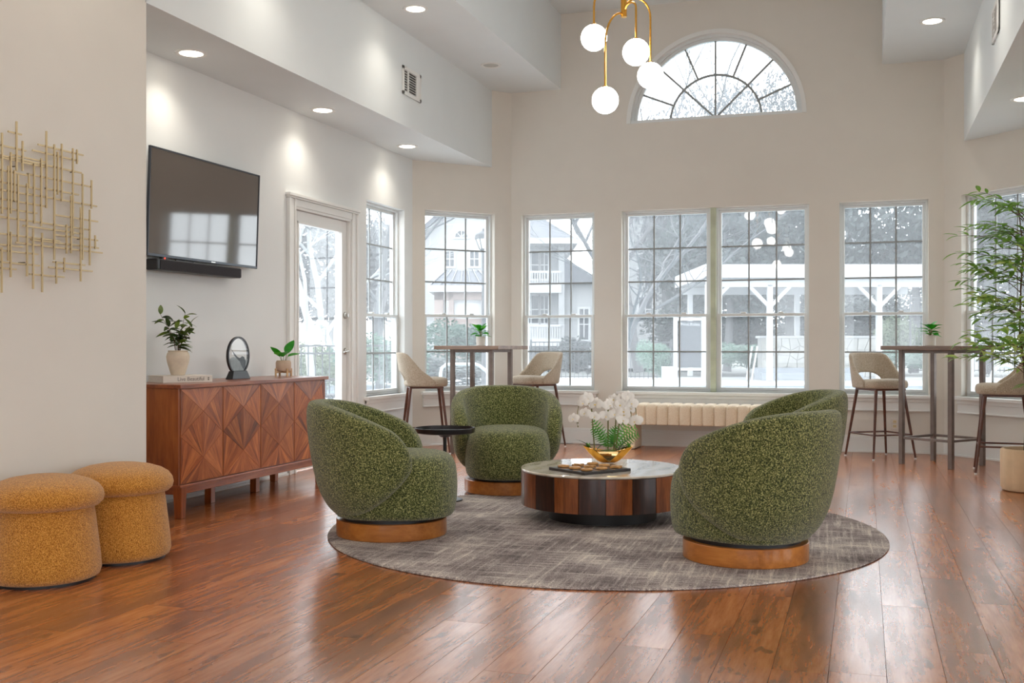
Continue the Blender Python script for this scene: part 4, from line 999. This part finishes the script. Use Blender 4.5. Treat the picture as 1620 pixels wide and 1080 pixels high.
# ground, pool deck and pool
g = struct('ground', MB().box((-120, 11.0, -.9), (120, 150, -.42)).box((-60, -40, -.9), (-7.4, 13, -.03)).box((7.5, -40, -.9), (60, 13, -.03)), M['lawn'], rz=YAW)
dk = MB()
for (x0, x1, y0, y1) in ((-14, 14, 8.0, 15.5), (-14, -8.5, 15.5, 28.4), (11.0, 14, 15.5, 28.4), (-16, 16, 28.4, 36)): dk.box((x0, y0, -.9), (x1, y1, -.035))
struct('path', dk, M['concrete'], rz=YAW)
struct('pool_water', MB().box((-8.5, 15.5, -.6), (11, 28.4, -.17)), M['water'], rz=YAW)
cp = ext('pool_coping', 'white pool coping with grey tile band outside the wide window', 'pool edge', 1020, 28.3, z=0)
ax = at(1020, 28.3)
ob('coping_slab', MB().box((-8.5-ax, -.02, -.035), (11-ax, .55, .012)), M['outwhite'], cp, 0)
ob('tile_band', MB().box((-8.5-ax, .0, -.19), (11-ax, .06, -.036)), M['tileband'], cp, 0)
dm = ob('depth_marker', MB().box((-.21, -.014, -.175), (.16, .0, -.03)), M['outwhite'], cp, 0, label='white depth tile reading 3 FT')
text('depth_text', '3 FT', .15, M['outdark'], dm, (-.17, -.018, -.155), (radians(90), 0, 0))
# trees -------------------------------------------------------------------------------------------
def branches(seed, h, spread, depth, r0, lean=(0, 0), up=.35, start=.3, nsub=3):
    rnd = random.Random(seed); tr_ = MB(); br_ = MB()
    def grow(p, d, L, r, lv):
        pts = [p]; rs = [r]; n = 4
        for i in range(n):
            d = (d+Vector((rnd.uniform(-1, 1), rnd.uniform(-1, 1), rnd.uniform(-.5, .9)*up))*.22).normalized(); pts.append(pts[-1]+d*L/n); rs.append(r*(1-.45*(i+1)/n))
        (tr_ if lv == 0 else br_).tube(pts, rs, 6 if lv < 2 else 4, lv == 0)
        if lv >= depth: return
        k = nsub+(1 if lv == 0 else 0)
        for i in range(k):
            t = start+(1-start)*(i+.6)/k if lv == 0 else rnd.uniform(.35, 1)
            j = min(n-1, int(t*n)); q = pts[j].lerp(pts[j+1], t*n-j if t*n-j <= 1 else 1)
            a = rnd.uniform(0, 2*pi); nd = (d*.75+Vector((cos(a)*spread, sin(a)*spread, up*rnd.uniform(.2, 1)))).normalized()
            grow(q, nd, L*rnd.uniform(.55, .78), rs[j]*.6, lv+1)
        grow(pts[-1], d, L*.7, rs[-1], lv+1)
    grow(Vector((0, 0, 0)), Vector((lean[0], lean[1], 1)).normalized(), h*.42, r0, 0)
    return tr_, br_
def bare_tree(label, px, D, seed, h, mat, spread=.8, depth=5, r0=.12, lean=(0, 0), group='bare winter trees outside', nsub=3):
    t = ext('bare_tree', label, 'tree', px, D, group); a, b = branches(seed, h, spread, depth, r0, lean, nsub=nsub)
    ob('trunk', a, mat, t, 60); o = ob('branches', b, mat, t, 60); o['kind'] = 'stuff'; return t
bare_tree('pale bare multi-branched tree seen through the glass door', 497, 21, 3, 7.5, M['palebark'], .75, 5, .09)
bare_tree('pale bare tree seen at the latch side of the glass door', 535, 24, 4, 8, M['palebark'], .8, 5, .09)
bare_tree('bare tree seen through the narrow left wall window', 602, 24, 8, 8.5, M['barebark'], .8, 5, .1)
bare_tree('bare spreading tree in front of the siding block, seen through the wide window', 958, 24, 15, 7.5, M['barebark'], 1.2, 6, .085, (.3, 0))
bare_tree('tall bare tree at the lower left corner of the half-round window', 1010, 42, 21, 17.5, M['barebark'], .8, 5, .2)
def leaf_cloud(seed, n, size, rx, ry, rz_, cz, lumps=9):
    rnd = random.Random(seed); mb = MB(); cs_ = []
    for k in range(lumps):
        a = rnd.uniform(0, 2*pi); e = rnd.uniform(-.8, 1); q = rnd.uniform(.3, .75); cs_.append((cos(a)*q*rx*sqrt(max(0, 1-e*e*.6)), sin(a)*q*ry*sqrt(max(0, 1-e*e*.6)), cz+e*rz_*.62, rnd.uniform(.32, .55)))
    for i in range(n):
        c = cs_[i % lumps]; v = Vector((rnd.gauss(0, 1), rnd.gauss(0, 1), rnd.gauss(0, 1))).normalized()*(rnd.random()**.33)*c[3]
        p = Vector((c[0]+v.x*rx, c[1]+v.y*ry, c[2]+v.z*rz_)); u = Vector((rnd.gauss(0, 1), rnd.gauss(0, 1), rnd.gauss(0, 1))).normalized(); w_ = u.orthogonal().normalized(); s_ = size*rnd.uniform(.6, 1.3)
        mb.add([p-u*s_, p+w_*s_*.5, p+u*s_, p-w_*s_*.5], [(0, 1, 2, 3)])
    return mb
crowns = {}
def tree(label, px, D, h, wd, mat, kind, cat='tree', trunk=True, group='leafy trees beyond the pool', name='leafy_tree'):
    t = ext(name, label, cat, px, D, group, z=-.1)
    key = (kind, mat)
    if key not in crowns:
        n, size = {'fine': (5600, .017), 'dense': (5200, .024), 'bush': (3500, .03)}[kind]
        me = leaf_cloud(len(crowns)+3, n, size, .5, .5, .5, .5, {'fine': 26, 'dense': 16, 'bush': 12}[kind]).mesh('crown', 0); me.materials.append(M[mat]); crowns[key] = me
    c = link('crown', crowns[key], None, t, (0, 0, h*.18 if trunk else 0)); c.scale = (wd, wd*.8, h*.82 if trunk else h); c['kind'] = 'stuff'
    if trunk: ob('trunk', MB().tube([(0, 0, 0), (.02*wd, 0, h*.3), (-.02*wd, 0, h*.75)], [h*.022, h*.017, h*.005], 8), M['barebark'], t, 60)
    return t
tree('grey twiggy tree at the centre of the half-round window', 1120, 50, 13.4, 5.6, 'greytree', 'fine')
tree('grey twiggy tree at the right of the half-round window', 1190, 52, 14.0, 6.6, 'greytree', 'fine')
tree('grey leafy tree in the right corner of the half-round window', 1252, 50, 14.2, 5.4, 'greytree', 'fine')
tree('small grey tree at the left end of the half-round window', 1052, 56, 13.6, 4.4, 'greytree', 'fine')
tree('dark evergreen tree behind the pergola in the wide window, left one', 1150, 46, 8.8, 7, 'evergreen', 'dense')
tree('dark evergreen tree behind the pergola in the wide window, right one', 1245, 47, 9.4, 7.6, 'evergreen', 'dense')
tree('grey tree behind the pergola seen in the left half of the right window', 1340, 58, 8.2, 7, 'greytree', 'dense')
tree('tall dark evergreen in the right half of the right window', 1445, 44, 10.4, 6.0, 'evergreen', 'dense')
tree('dark evergreen behind the bamboo-like plant at the picture edge', 1560, 42, 10.5, 7.5, 'evergreen', 'dense')
tree('dark evergreen at the far right corner window', 1660, 40, 10, 8, 'evergreen', 'dense')
tree('pale green hedge seen in the left corner window behind the bar table', 728, 30, 1.95, 2.6, 'hedge', 'bush', 'hedge', False, None, 'hedge')
tree('low dark green hedge between the bar table and the pool', 700, 27, .98, 4.5, 'evergreen', 'bush', 'hedge', False, None, 'hedge')
tree('dark green bush left of the pool rules board', 1032, 30, 1.35, 1.15, 'hedge', 'bush', 'bush', False, None, 'bush')
tree('clipped hedge left of the stone wall, behind the pergola', 1168, 39, 1.3, 3.0, 'hedge', 'bush', 'hedge', False, None, 'hedge')
tree('pale rounded shrub right of the pergola post in the right window', 1424, 41, 2.35, 2.4, 'shrub', 'bush', 'bush', False, None, 'bush')
tree('low hedge under the pale rounded shrub', 1445, 38, 1.15, 3.4, 'hedge', 'bush', 'hedge', False, None, 'hedge')
tree('green bush behind the railing outside the glass door', 490, 23, 1.25, 1.6, 'shrub', 'bush', 'bush', False, None, 'bush')
tree('green hedge outside the narrow left wall window', 600, 22, 1.5, 2.2, 'hedge', 'bush', 'hedge', False, None, 'hedge')
tree('dark low bush before the balcony block', 925, 38, 1.5, 3.0, 'evergreen', 'bush', 'bush', False, None, 'bush')
for px, D, h, wd, lb in ((1135, 52, 4.6, 7, 'left of the first pergola post'), (1235, 54, 4.4, 7.5, 'right of the middle pergola post'), (1350, 53, 4.2, 6.5, 'behind the last braced pergola post'), (1450, 52, 5.0, 7, 'behind the pale rounded shrub'), (1560, 50, 5.2, 7, 'behind the picture-edge plant')):
    tree('dark understory shrub under the evergreens, seen '+lb, px, D, h, wd, 'evergreen', 'dense', 'bush', False, 'dark shrubs under the evergreens', 'shrub')
for k, (px, D, h) in enumerate(((380, 52, 7), (520, 56, 8.5), (600, 84, 11))): tree('grey tree far off beyond the railing, seen through the left %s' % ('wall', 'glass door', 'narrow window')[k], px, D, h, 8, 'greytree', 'dense')
# buildings ---------------------------------------------------------------------------------------
def win(par, x0, x1, z0, z1, y=0, arch=False):
    f = MB().box((x0-.12, y-.06, z0-.12), (x0, y, z1+.12)).box((x1, y-.06, z0-.12), (x1+.12, y, z1+.12)).box((x0, y-.06, z0-.12), (x1, y, z0)).box((x0, y-.06, z1), (x1, y, z1+.12)).box(((x0+x1)/2-.03, y-.05, z0), ((x0+x1)/2+.03, y, z1)).box((x0, y-.05, (z0+z1)/2-.03), (x1, y, (z0+z1)/2+.03))
    w_ = ob('window', f, M['outwhite'], par, 0); ob('pane', MB().box((x0, y-.03, z0), (x1, y-.005, z1)), M['darkwin'], w_, 0)
D = 58; ba = ext('apartment_block', 'grey sided apartment block with two balconies seen between the piers', 'building', 905, D, z=-.2)
X = lambda px: at(px, D)-at(905, D); Zp = lambda y: outz(y, D)+.2
ob('wall', MB().box((X(818), 1.6, 0), (X(893), 9, Zp(378))).box((X(884), 0, 0), (X(893), 1.6, Zp(378))).box((X(893), .6, 0), (X(990), 9, Zp(432))).box((X(990), .3, 0), (X(1135), 9, Zp(300))), M['siding'], ba, 0)
ob('roof', MB().add([(X(818), -.6, Zp(380)), (X(912), -.6, Zp(380)), (X(912), 9, Zp(380)), (X(818), 9, Zp(380)), (X(826), 4, Zp(325)), (X(852), 4, Zp(325))], [(0, 1, 5, 4), (1, 2, 5), (2, 3, 4, 5), (3, 0, 4), (0, 3, 2, 1)]), M['roof'], ba, 0)
ob('eave', MB().box((X(818), -.7, Zp(387)), (X(913), 9, Zp(378))), M['outwhite'], ba, 0)
ob('roof', MB().add([(X(893), 0, Zp(405)), (X(950), 0, Zp(448)), (X(950), 9, Zp(448)), (X(893), 9, Zp(405)), (X(893), 0, Zp(448)), (X(893), 9, Zp(448))], [(0, 1, 2, 3), (0, 4, 1), (3, 2, 5), (4, 5, 2, 1), (0, 3, 5, 4)]), M['roof'], ba, 0)
for (ys, yr0, yr1) in ((455, 430, 451), (465+74, 515, 537)):
    bl_ = ob('balcony', MB().box((X(818), -.1, Zp(ys+8)), (X(888), 1.6, Zp(ys-3))), M['outwhite'], ba, 0)
    rl = MB().box((X(818), -.08, Zp(yr0)-.06), (X(888), 0, Zp(yr0)+.06)).box((X(818), -.08, Zp(yr1)-.05), (X(888), 0, Zp(yr1)+.05))
    xx = X(818)
    while xx < X(888): rl.box((xx, -.06, Zp(yr1)), (xx+.05, -.02, Zp(yr0))); xx += .135
    ob('railing', rl, M['outwhite'], bl_, 0)
for (p0, p1) in ((829, 853), (857, 868)):
    for (y0, y1) in ((428, 393), (500, 466)): win(ba, X(p0), X(p1), Zp(y0+10), Zp(y1), 1.6)
for p0 in (1012, 1053, 1096):
    for (y0, y1) in ((436, 402), (508, 470)): win(ba, X(p0), X(p0+20), Zp(y0), Zp(y1), .3)
for (y0, y1) in ((537, 488),): win(ba, X(918), X(932), Zp(y0), Zp(y1), .6)
D = 62; bh = ext('house', 'white gabled house with an arched window seen in the left corner window', 'building', 735, D, z=-.2)
X = lambda px: at(px, D)-at(735, D); Zp = lambda y: outz(y, D)+.2
ga = [(X(640), Zp(392)), (X(640), 0), (X(800), 0), (X(800), Zp(352)), (X(745), Zp(300))]
ob('wall', MB().add([(a, 0, b) for a, b in ga]+[(a, 8, b) for a, b in ga], [(0, 1, 2, 3, 4), (9, 8, 7, 6, 5)]+[(i, (i+1) % 5, 5+(i+1) % 5, 5+i) for i in range(5)]), M['siding_w'], bh, 0)
ob('roof', MB().bar((X(630), 3.8, Zp(399)), (X(746), 3.8, Zp(297)), 9, .25, (0, 0, 1)).bar((X(744), 3.8, Zp(297)), (X(803), 3.8, Zp(352)), 9, .25, (0, 0, 1)), M['roof'], bh, 0)
aw = ob('window', MB().loft([[(X(730)+r*cos(pi*k/16), y_, Zp(375)+r*sin(pi*k/16)) for (r, y_) in ((.36, -.07), (.50, -.07), (.50, 0), (.36, 0))] for k in range(17)]).box((X(730)-.5, -.07, Zp(375)-.1), (X(730)+.5, 0, Zp(375))), M['outwhite'], bh, 0, label='arched gable window')
ob('pane', MB().add([(X(730)+.37*cos(pi*k/16), -.02, Zp(375)+.37*sin(pi*k/16)) for k in range(17)], [tuple(range(17))]), M['darkwin'], aw, 0)
fm = MB()
for a in (45, 90, 135): fm.bar((X(730), -.05, Zp(375)), (X(730)+.37*cos(radians(a)), -.05, Zp(375)+.37*sin(radians(a))), .05, .04, (0, 1, 0))
ob('muntin', fm, M['outwhite'], aw, 0)
for p0 in (705, 744): win(bh, X(p0), X(p0+13), Zp(421), Zp(398), 0)
D = 40; gz = ext('pavilion', 'small pavilion with a hipped metal roof seen in the left corner window', 'pavilion', 731, D, z=-.2)
X = lambda px: at(px, D)-at(731, D); Zp = lambda y: outz(y, D)+.2
rf = [(X(684), -1.2, Zp(455)), (X(778), -1.2, Zp(455)), (X(778), 1.8, Zp(455)), (X(684), 1.8, Zp(455)), (X(706), .2, Zp(427)), (X(756), .2, Zp(427)), (X(756), .5, Zp(427)), (X(706), .5, Zp(427))]
ro = ob('roof', MB().add(rf, [(0, 1, 5, 4), (1, 2, 6, 5), (2, 3, 7, 6), (3, 0, 4, 7), (4, 5, 6, 7), (3, 2, 1, 0)]), M['roof'], gz, 0)
for k in range(7):
    t = k/6; ob('roof_seam', MB().bar((rf[0][0]+(rf[1][0]-rf[0][0])*t, -1.2, Zp(455)+.02), (rf[4][0]+(rf[5][0]-rf[4][0])*t, .2, Zp(427)+.02), .04, .05), M['darkwin'], ro, 0)
ob('eave', MB().box((X(682), -1.3, Zp(464)), (X(780), 1.9, Zp(454))), M['outwhite'], gz, 0)
for p0, p1 in ((690, 704), (712, 720), (763, 772)): ob('post', MB().box((X(p0), -1.0, 0), (X(p1), -.6, Zp(464))), M['brick'], gz, 0)
ob('header', MB().box((X(690), -1.0, Zp(476)), (X(772), -.7, Zp(464))), M['brick'], gz, 0)
for p0, p1 in ((721, 741), (743, 762)): ob('blind', MB().box((X(p0), -.8, Zp(505)), (X(p1), -.75, Zp(477))), M['outwhite'], gz, 0)
ob('wall', MB().box((X(690), -.9, 0), (X(772), 1.6, Zp(505))), M['brick'], gz, 0)
# lamp post
D = 20; lp = ext('lamp_post', 'dark lantern lamp post seen in the left corner window', 'lamp', 766, D, z=-.04)
Zp = lambda y: outz(y, D)+.04
ob('pole', MB().tube([(0, 0, 0), (0, 0, .25), (0, 0, .3), (0, 0, Zp(398))], [.10, .09, .055, .042], 14), M['outdark'], lp, 40)
ob('lantern_frame', MB().lathe([(0, Zp(398)), (.06, Zp(397)), (.09, Zp(394)), (.03, Zp(392)), (0, Zp(392))], n=16).lathe([(0, Zp(377)), (.18, Zp(378)), (.165, Zp(371)), (.06, Zp(366)), (.03, Zp(366)), (.035, Zp(362)), (0, Zp(361))], n=6), M['outdark'], lp, 30)
for k in range(6):
    a = pi/3*k; ob('lantern_bar', MB().bar((.085*cos(a), .085*sin(a), Zp(394)), (.16*cos(a), .16*sin(a), Zp(378)), .014, .014), M['outdark'], lp, 0)
ob('lantern_glass', MB().lathe([(0, Zp(394)), (.075, Zp(394)), (.148, Zp(378)), (0, Zp(378))], n=6), M['lampglass'], lp, 0)
# pergola
D = 32; pg = ext('pergola', 'white poolside pergola with braced posts seen in the two right windows', 'pergola', 1300, D, z=-.02)
X = lambda px: at(px, D)-at(1300, D); Zp = lambda y: outz(y, D)+.02
ob('roof', MB().box((X(1112), -.3, Zp(440)), (X(1540), 5.5, Zp(419))), M['outwhite'], pg, 0, .01)
ob('beam', MB().box((X(1117), -.05, Zp(454)), (X(1530), .12, Zp(441))), M['outwhite'], pg, 0, .01)
ob('beam', MB().box((X(1117), 4.8, Zp(454)), (X(1530), 5.0, Zp(441))), M['outwhite'], pg, 0, .01)
for p0 in (1120, 1218, 1391, 1500):
    po = ob('post', MB().cbox((X(p0), .03, Zp(450)/2), (.16, .16, Zp(450))), M['outwhite'], pg, 0, .006)
    for s_ in (-1, 1):
        if (p0 == 1120 and s_ < 0): continue
        ob('brace', MB().bar((X(p0)+s_*.05, .03, Zp(483)), (X(p0)+s_*.62, .03, Zp(452)), .1, .1, (0, 1, 0)), M['outwhite'], po, 0)
for p0 in (1135, 1330, 1480): ob('post', MB().cbox((X(p0), 4.9, Zp(450)/2), (.16, .16, Zp(450))), M['outwhite'], pg, 0)
# low stone wall with single stones
D = 36; sw = ext('stone_wall', 'pale flagstone wall under the white pergola', 'wall', 1300, D, z=-.03)
X = lambda px: at(px, D)-at(1300, D); hz = outz(531, D)+.03
ob('core', MB().box((X(1205), .03, 0), (X(1386), .6, hz-.08)), plain('mortar', (150, 150, 148), .95), sw, 0)
ob('capstone', MB().box((X(1202), -.06, hz-.08), (X(1389), .66, hz)), M['outwhite'], sw, 0, .01)
rnd = random.Random(4); nx, nz = 13, 4; L0, L1 = X(1205), X(1386)
gp = [[(L0+(L1-L0)*(i+(rnd.uniform(-.38, .38) if 0 < i < nx else 0))/nx, (hz-.08)*(j+(rnd.uniform(-.33, .33) if 0 < j < nz else 0))/nz) for j in range(nz+1)] for i in range(nx+1)]
for i in range(nx):
    for j in range(nz):
        q = [gp[i][j], gp[i+1][j], gp[i+1][j+1], gp[i][j+1]]; cx_ = sum(p[0] for p in q)/4; cz_ = sum(p[1] for p in q)/4; dpt = rnd.uniform(0, .03)
        q = [(cx_+(a-cx_)*.93, cz_+(b-cz_)*.93) for a, b in q]
        ob('stone', MB().add([(a, -dpt, b) for a, b in q]+[(a, .05, b) for a, b in q], [(0,1,2,3),(0,4,5,1),(1,5,6,2),(2,6,7,3),(3,7,4,0)]), M['stone'], sw, 0)
st_ = ext('pool_stairs', 'pale steps with slanting white rails beside the stone wall', 'stairs', 1192, 33, z=-.03)
for k, p in enumerate((1187, 1195)): ob('rail', MB().bar((at(p, 33)-at(1192, 33)-.12, 0, 0), (at(p, 33)-at(1192, 33)+.06, 0, outz(546, 33)), .07, .05), M['outwhite'], st_, 0)
ob('step', MB().box((.25, 0, 0), (3.4, .5, .22)), M['tileband'], st_, 0); ob('step', MB().box((.25, .5, 0), (3.4, 1.0, .36)), M['tileband'], st_, 0)
# pool rules board
D = 29.5; sg = ext('pool_rules_board', 'white framed board of pool rules seen in the wide window', 'sign', 1090, D, z=-.03)
X = lambda px: at(px, D)-at(1090, D); Zp = lambda y: outz(y, D)+.03
ob('post', MB().box((X(1066), 0, 0), (X(1072), .1, Zp(500))), M['outwhite'], sg, 0); ob('post', MB().box((X(1110), 0, 0), (X(1117), .1, Zp(500))), M['outwhite'], sg, 0)
ob('board', MB().box((X(1075), .02, Zp(581)), (X(1109), .06, Zp(508))), M['darkwin'], sg, 0)
ob('rail', MB().box((X(1072), .03, Zp(586)), (X(1110), .07, Zp(582))).box((X(1072), .03, Zp(507)), (X(1110), .07, Zp(502))), M['outwhite'], sg, 0)
text('heading', 'Pool Rules', .125, M['outwhite'], sg, (X(1092), .012, Zp(515)), (radians(90), 0, 0), .002, 'CENTER')
pb = ext('white_bin', 'white square bin beside the pool rules board', 'bin', 1059, 28.95, z=.012)
ob('body', MB().box((-.17, 0, 0), (.17, .34, .42)), M['outwhite'], pb, 0, .01); ob('lid', MB().box((-.18, -.01, .42), (.18, .35, .45)), M['outwhite'], pb, 0, .01)
# pool hand rails
D = 18; hr = ext('pool_handrail', 'bent white pool handrail seen under the left bar table', 'handrail', 697, D, z=-.03)
X = lambda px: at(px, D)-at(697, D); Zp = lambda y: outz(y, D)+.03
ob('rail', MB().tube([(0, 0, 0), (0, 0, Zp(590)), (X(699), 0, Zp(582)), (X(705), 0, Zp(577)), (X(716), 0, Zp(576)), (X(752), 0, Zp(576)), (X(758), 0, Zp(578)), (X(776), 0, Zp(592)), (X(800), 0, Zp(612)), (X(803), 0, Zp(625)), (X(803), 0, 0)], .028, 12), M['outwhite'], hr, 60)
D = 18; hr = ext('pool_handrail', 'arched white pool handrail seen under the tall plant', 'handrail', 1568, D, z=-.03)
X = lambda px: at(px, D)-at(1568, D)
ob('rail', MB().tube([(0, 0, 0), (0, 0, Zp(600)), (X(1571), 0, Zp(588)), (X(1579), 0, Zp(580)), (X(1590), 0, Zp(578)), (X(1602), 0, Zp(582)), (X(1612), 0, Zp(595)), (X(1618), 0, Zp(612)), (X(1618), 0, 0)], .032, 12), M['outwhite'], hr, 60)
# metal fences
def fence(label, px0, px1, D, y0, pitch=.13):
    t = ext('metal_fence', label, 'fence', (px0+px1)/2, D, 'dark metal fences'); x0 = at(px0, D)-at((px0+px1)/2, D); x1 = -x0; h = outz(y0, D)+.02; pk = MB(); x = x0
    while x < x1: pk.box((x-.009, -.009, .05), (x+.009, .009, h)); x += pitch
    ob('pickets', pk, M['outdark'], t, 0)['kind'] = 'stuff'
    for z in (.12, h-.16, h-.02): ob('rail', MB().box((x0, -.016, z-.016), (x1, .016, z+.016)), M['outdark'], t, 0)
    n = max(1, int((x1-x0)/2.2))
    for k in range(n+1): xx = x0+(x1-x0)*k/n; ob('post', MB().box((xx-.03, -.03, 0), (xx+.03, .03, h+.06)), M['outdark'], t, 0)
fence('dark metal picket railing outside the glass door', 420, 660, 19.5, 545)
fence('dark metal picket fence before the apartment block, seen past the right bar stool', 840, 1062, 32, 540)
fence('dark metal picket fence behind the pool at the right windows', 1440, 1700, 40, 470, .16)
# slatted garden chair outside the door
D = 14.0; gc = ext('garden_chair', 'grey lattice garden chair outside the glass door', 'chair', 528, D, rz=radians(-60), z=-.03)
for sx in (-.24, .24):
    for sy in (-.22, .22): ob('leg', MB().cbox((sx, sy, .21), (.03, .03, .42)), M['outdark'], gc, 0)
    ob('arm', MB().box((sx-.025, -.25, .62), (sx+.025, .24, .645)).box((sx-.014, -.22, .42), (sx+.014, -.19, .62)), M['outdark'], gc, 0)
for k in range(8): ob('seat_slat', MB().box((-.25, -.24+k*.06, .42), (.25, -.195+k*.06, .44)), M['outdark'], gc, 0)
bk_ = ob('backrest', MB().bar((-.24, .23, .42), (-.24, .34, .98), .03, .03).bar((.24, .23, .42), (.24, .34, .98), .03, .03).bar((-.24, .34, .98), (.24, .34, .98), .03, .03).bar((-.24, .24, .48), (.24, .24, .48), .03, .03), M['outdark'], gc, 0)
for k in range(9): ob('back_slat', MB().bar((-.2+k*.05, .24, .48), (-.2+k*.05, .335, .97), .014, .01), M['outdark'], bk_, 0)
for k in range(6): z = .54+k*.075; ob('back_slat', MB().bar((-.23, .25+k*.0135, z), (.23, .25+k*.0135, z), .01, .014), M['outdark'], bk_, 0)
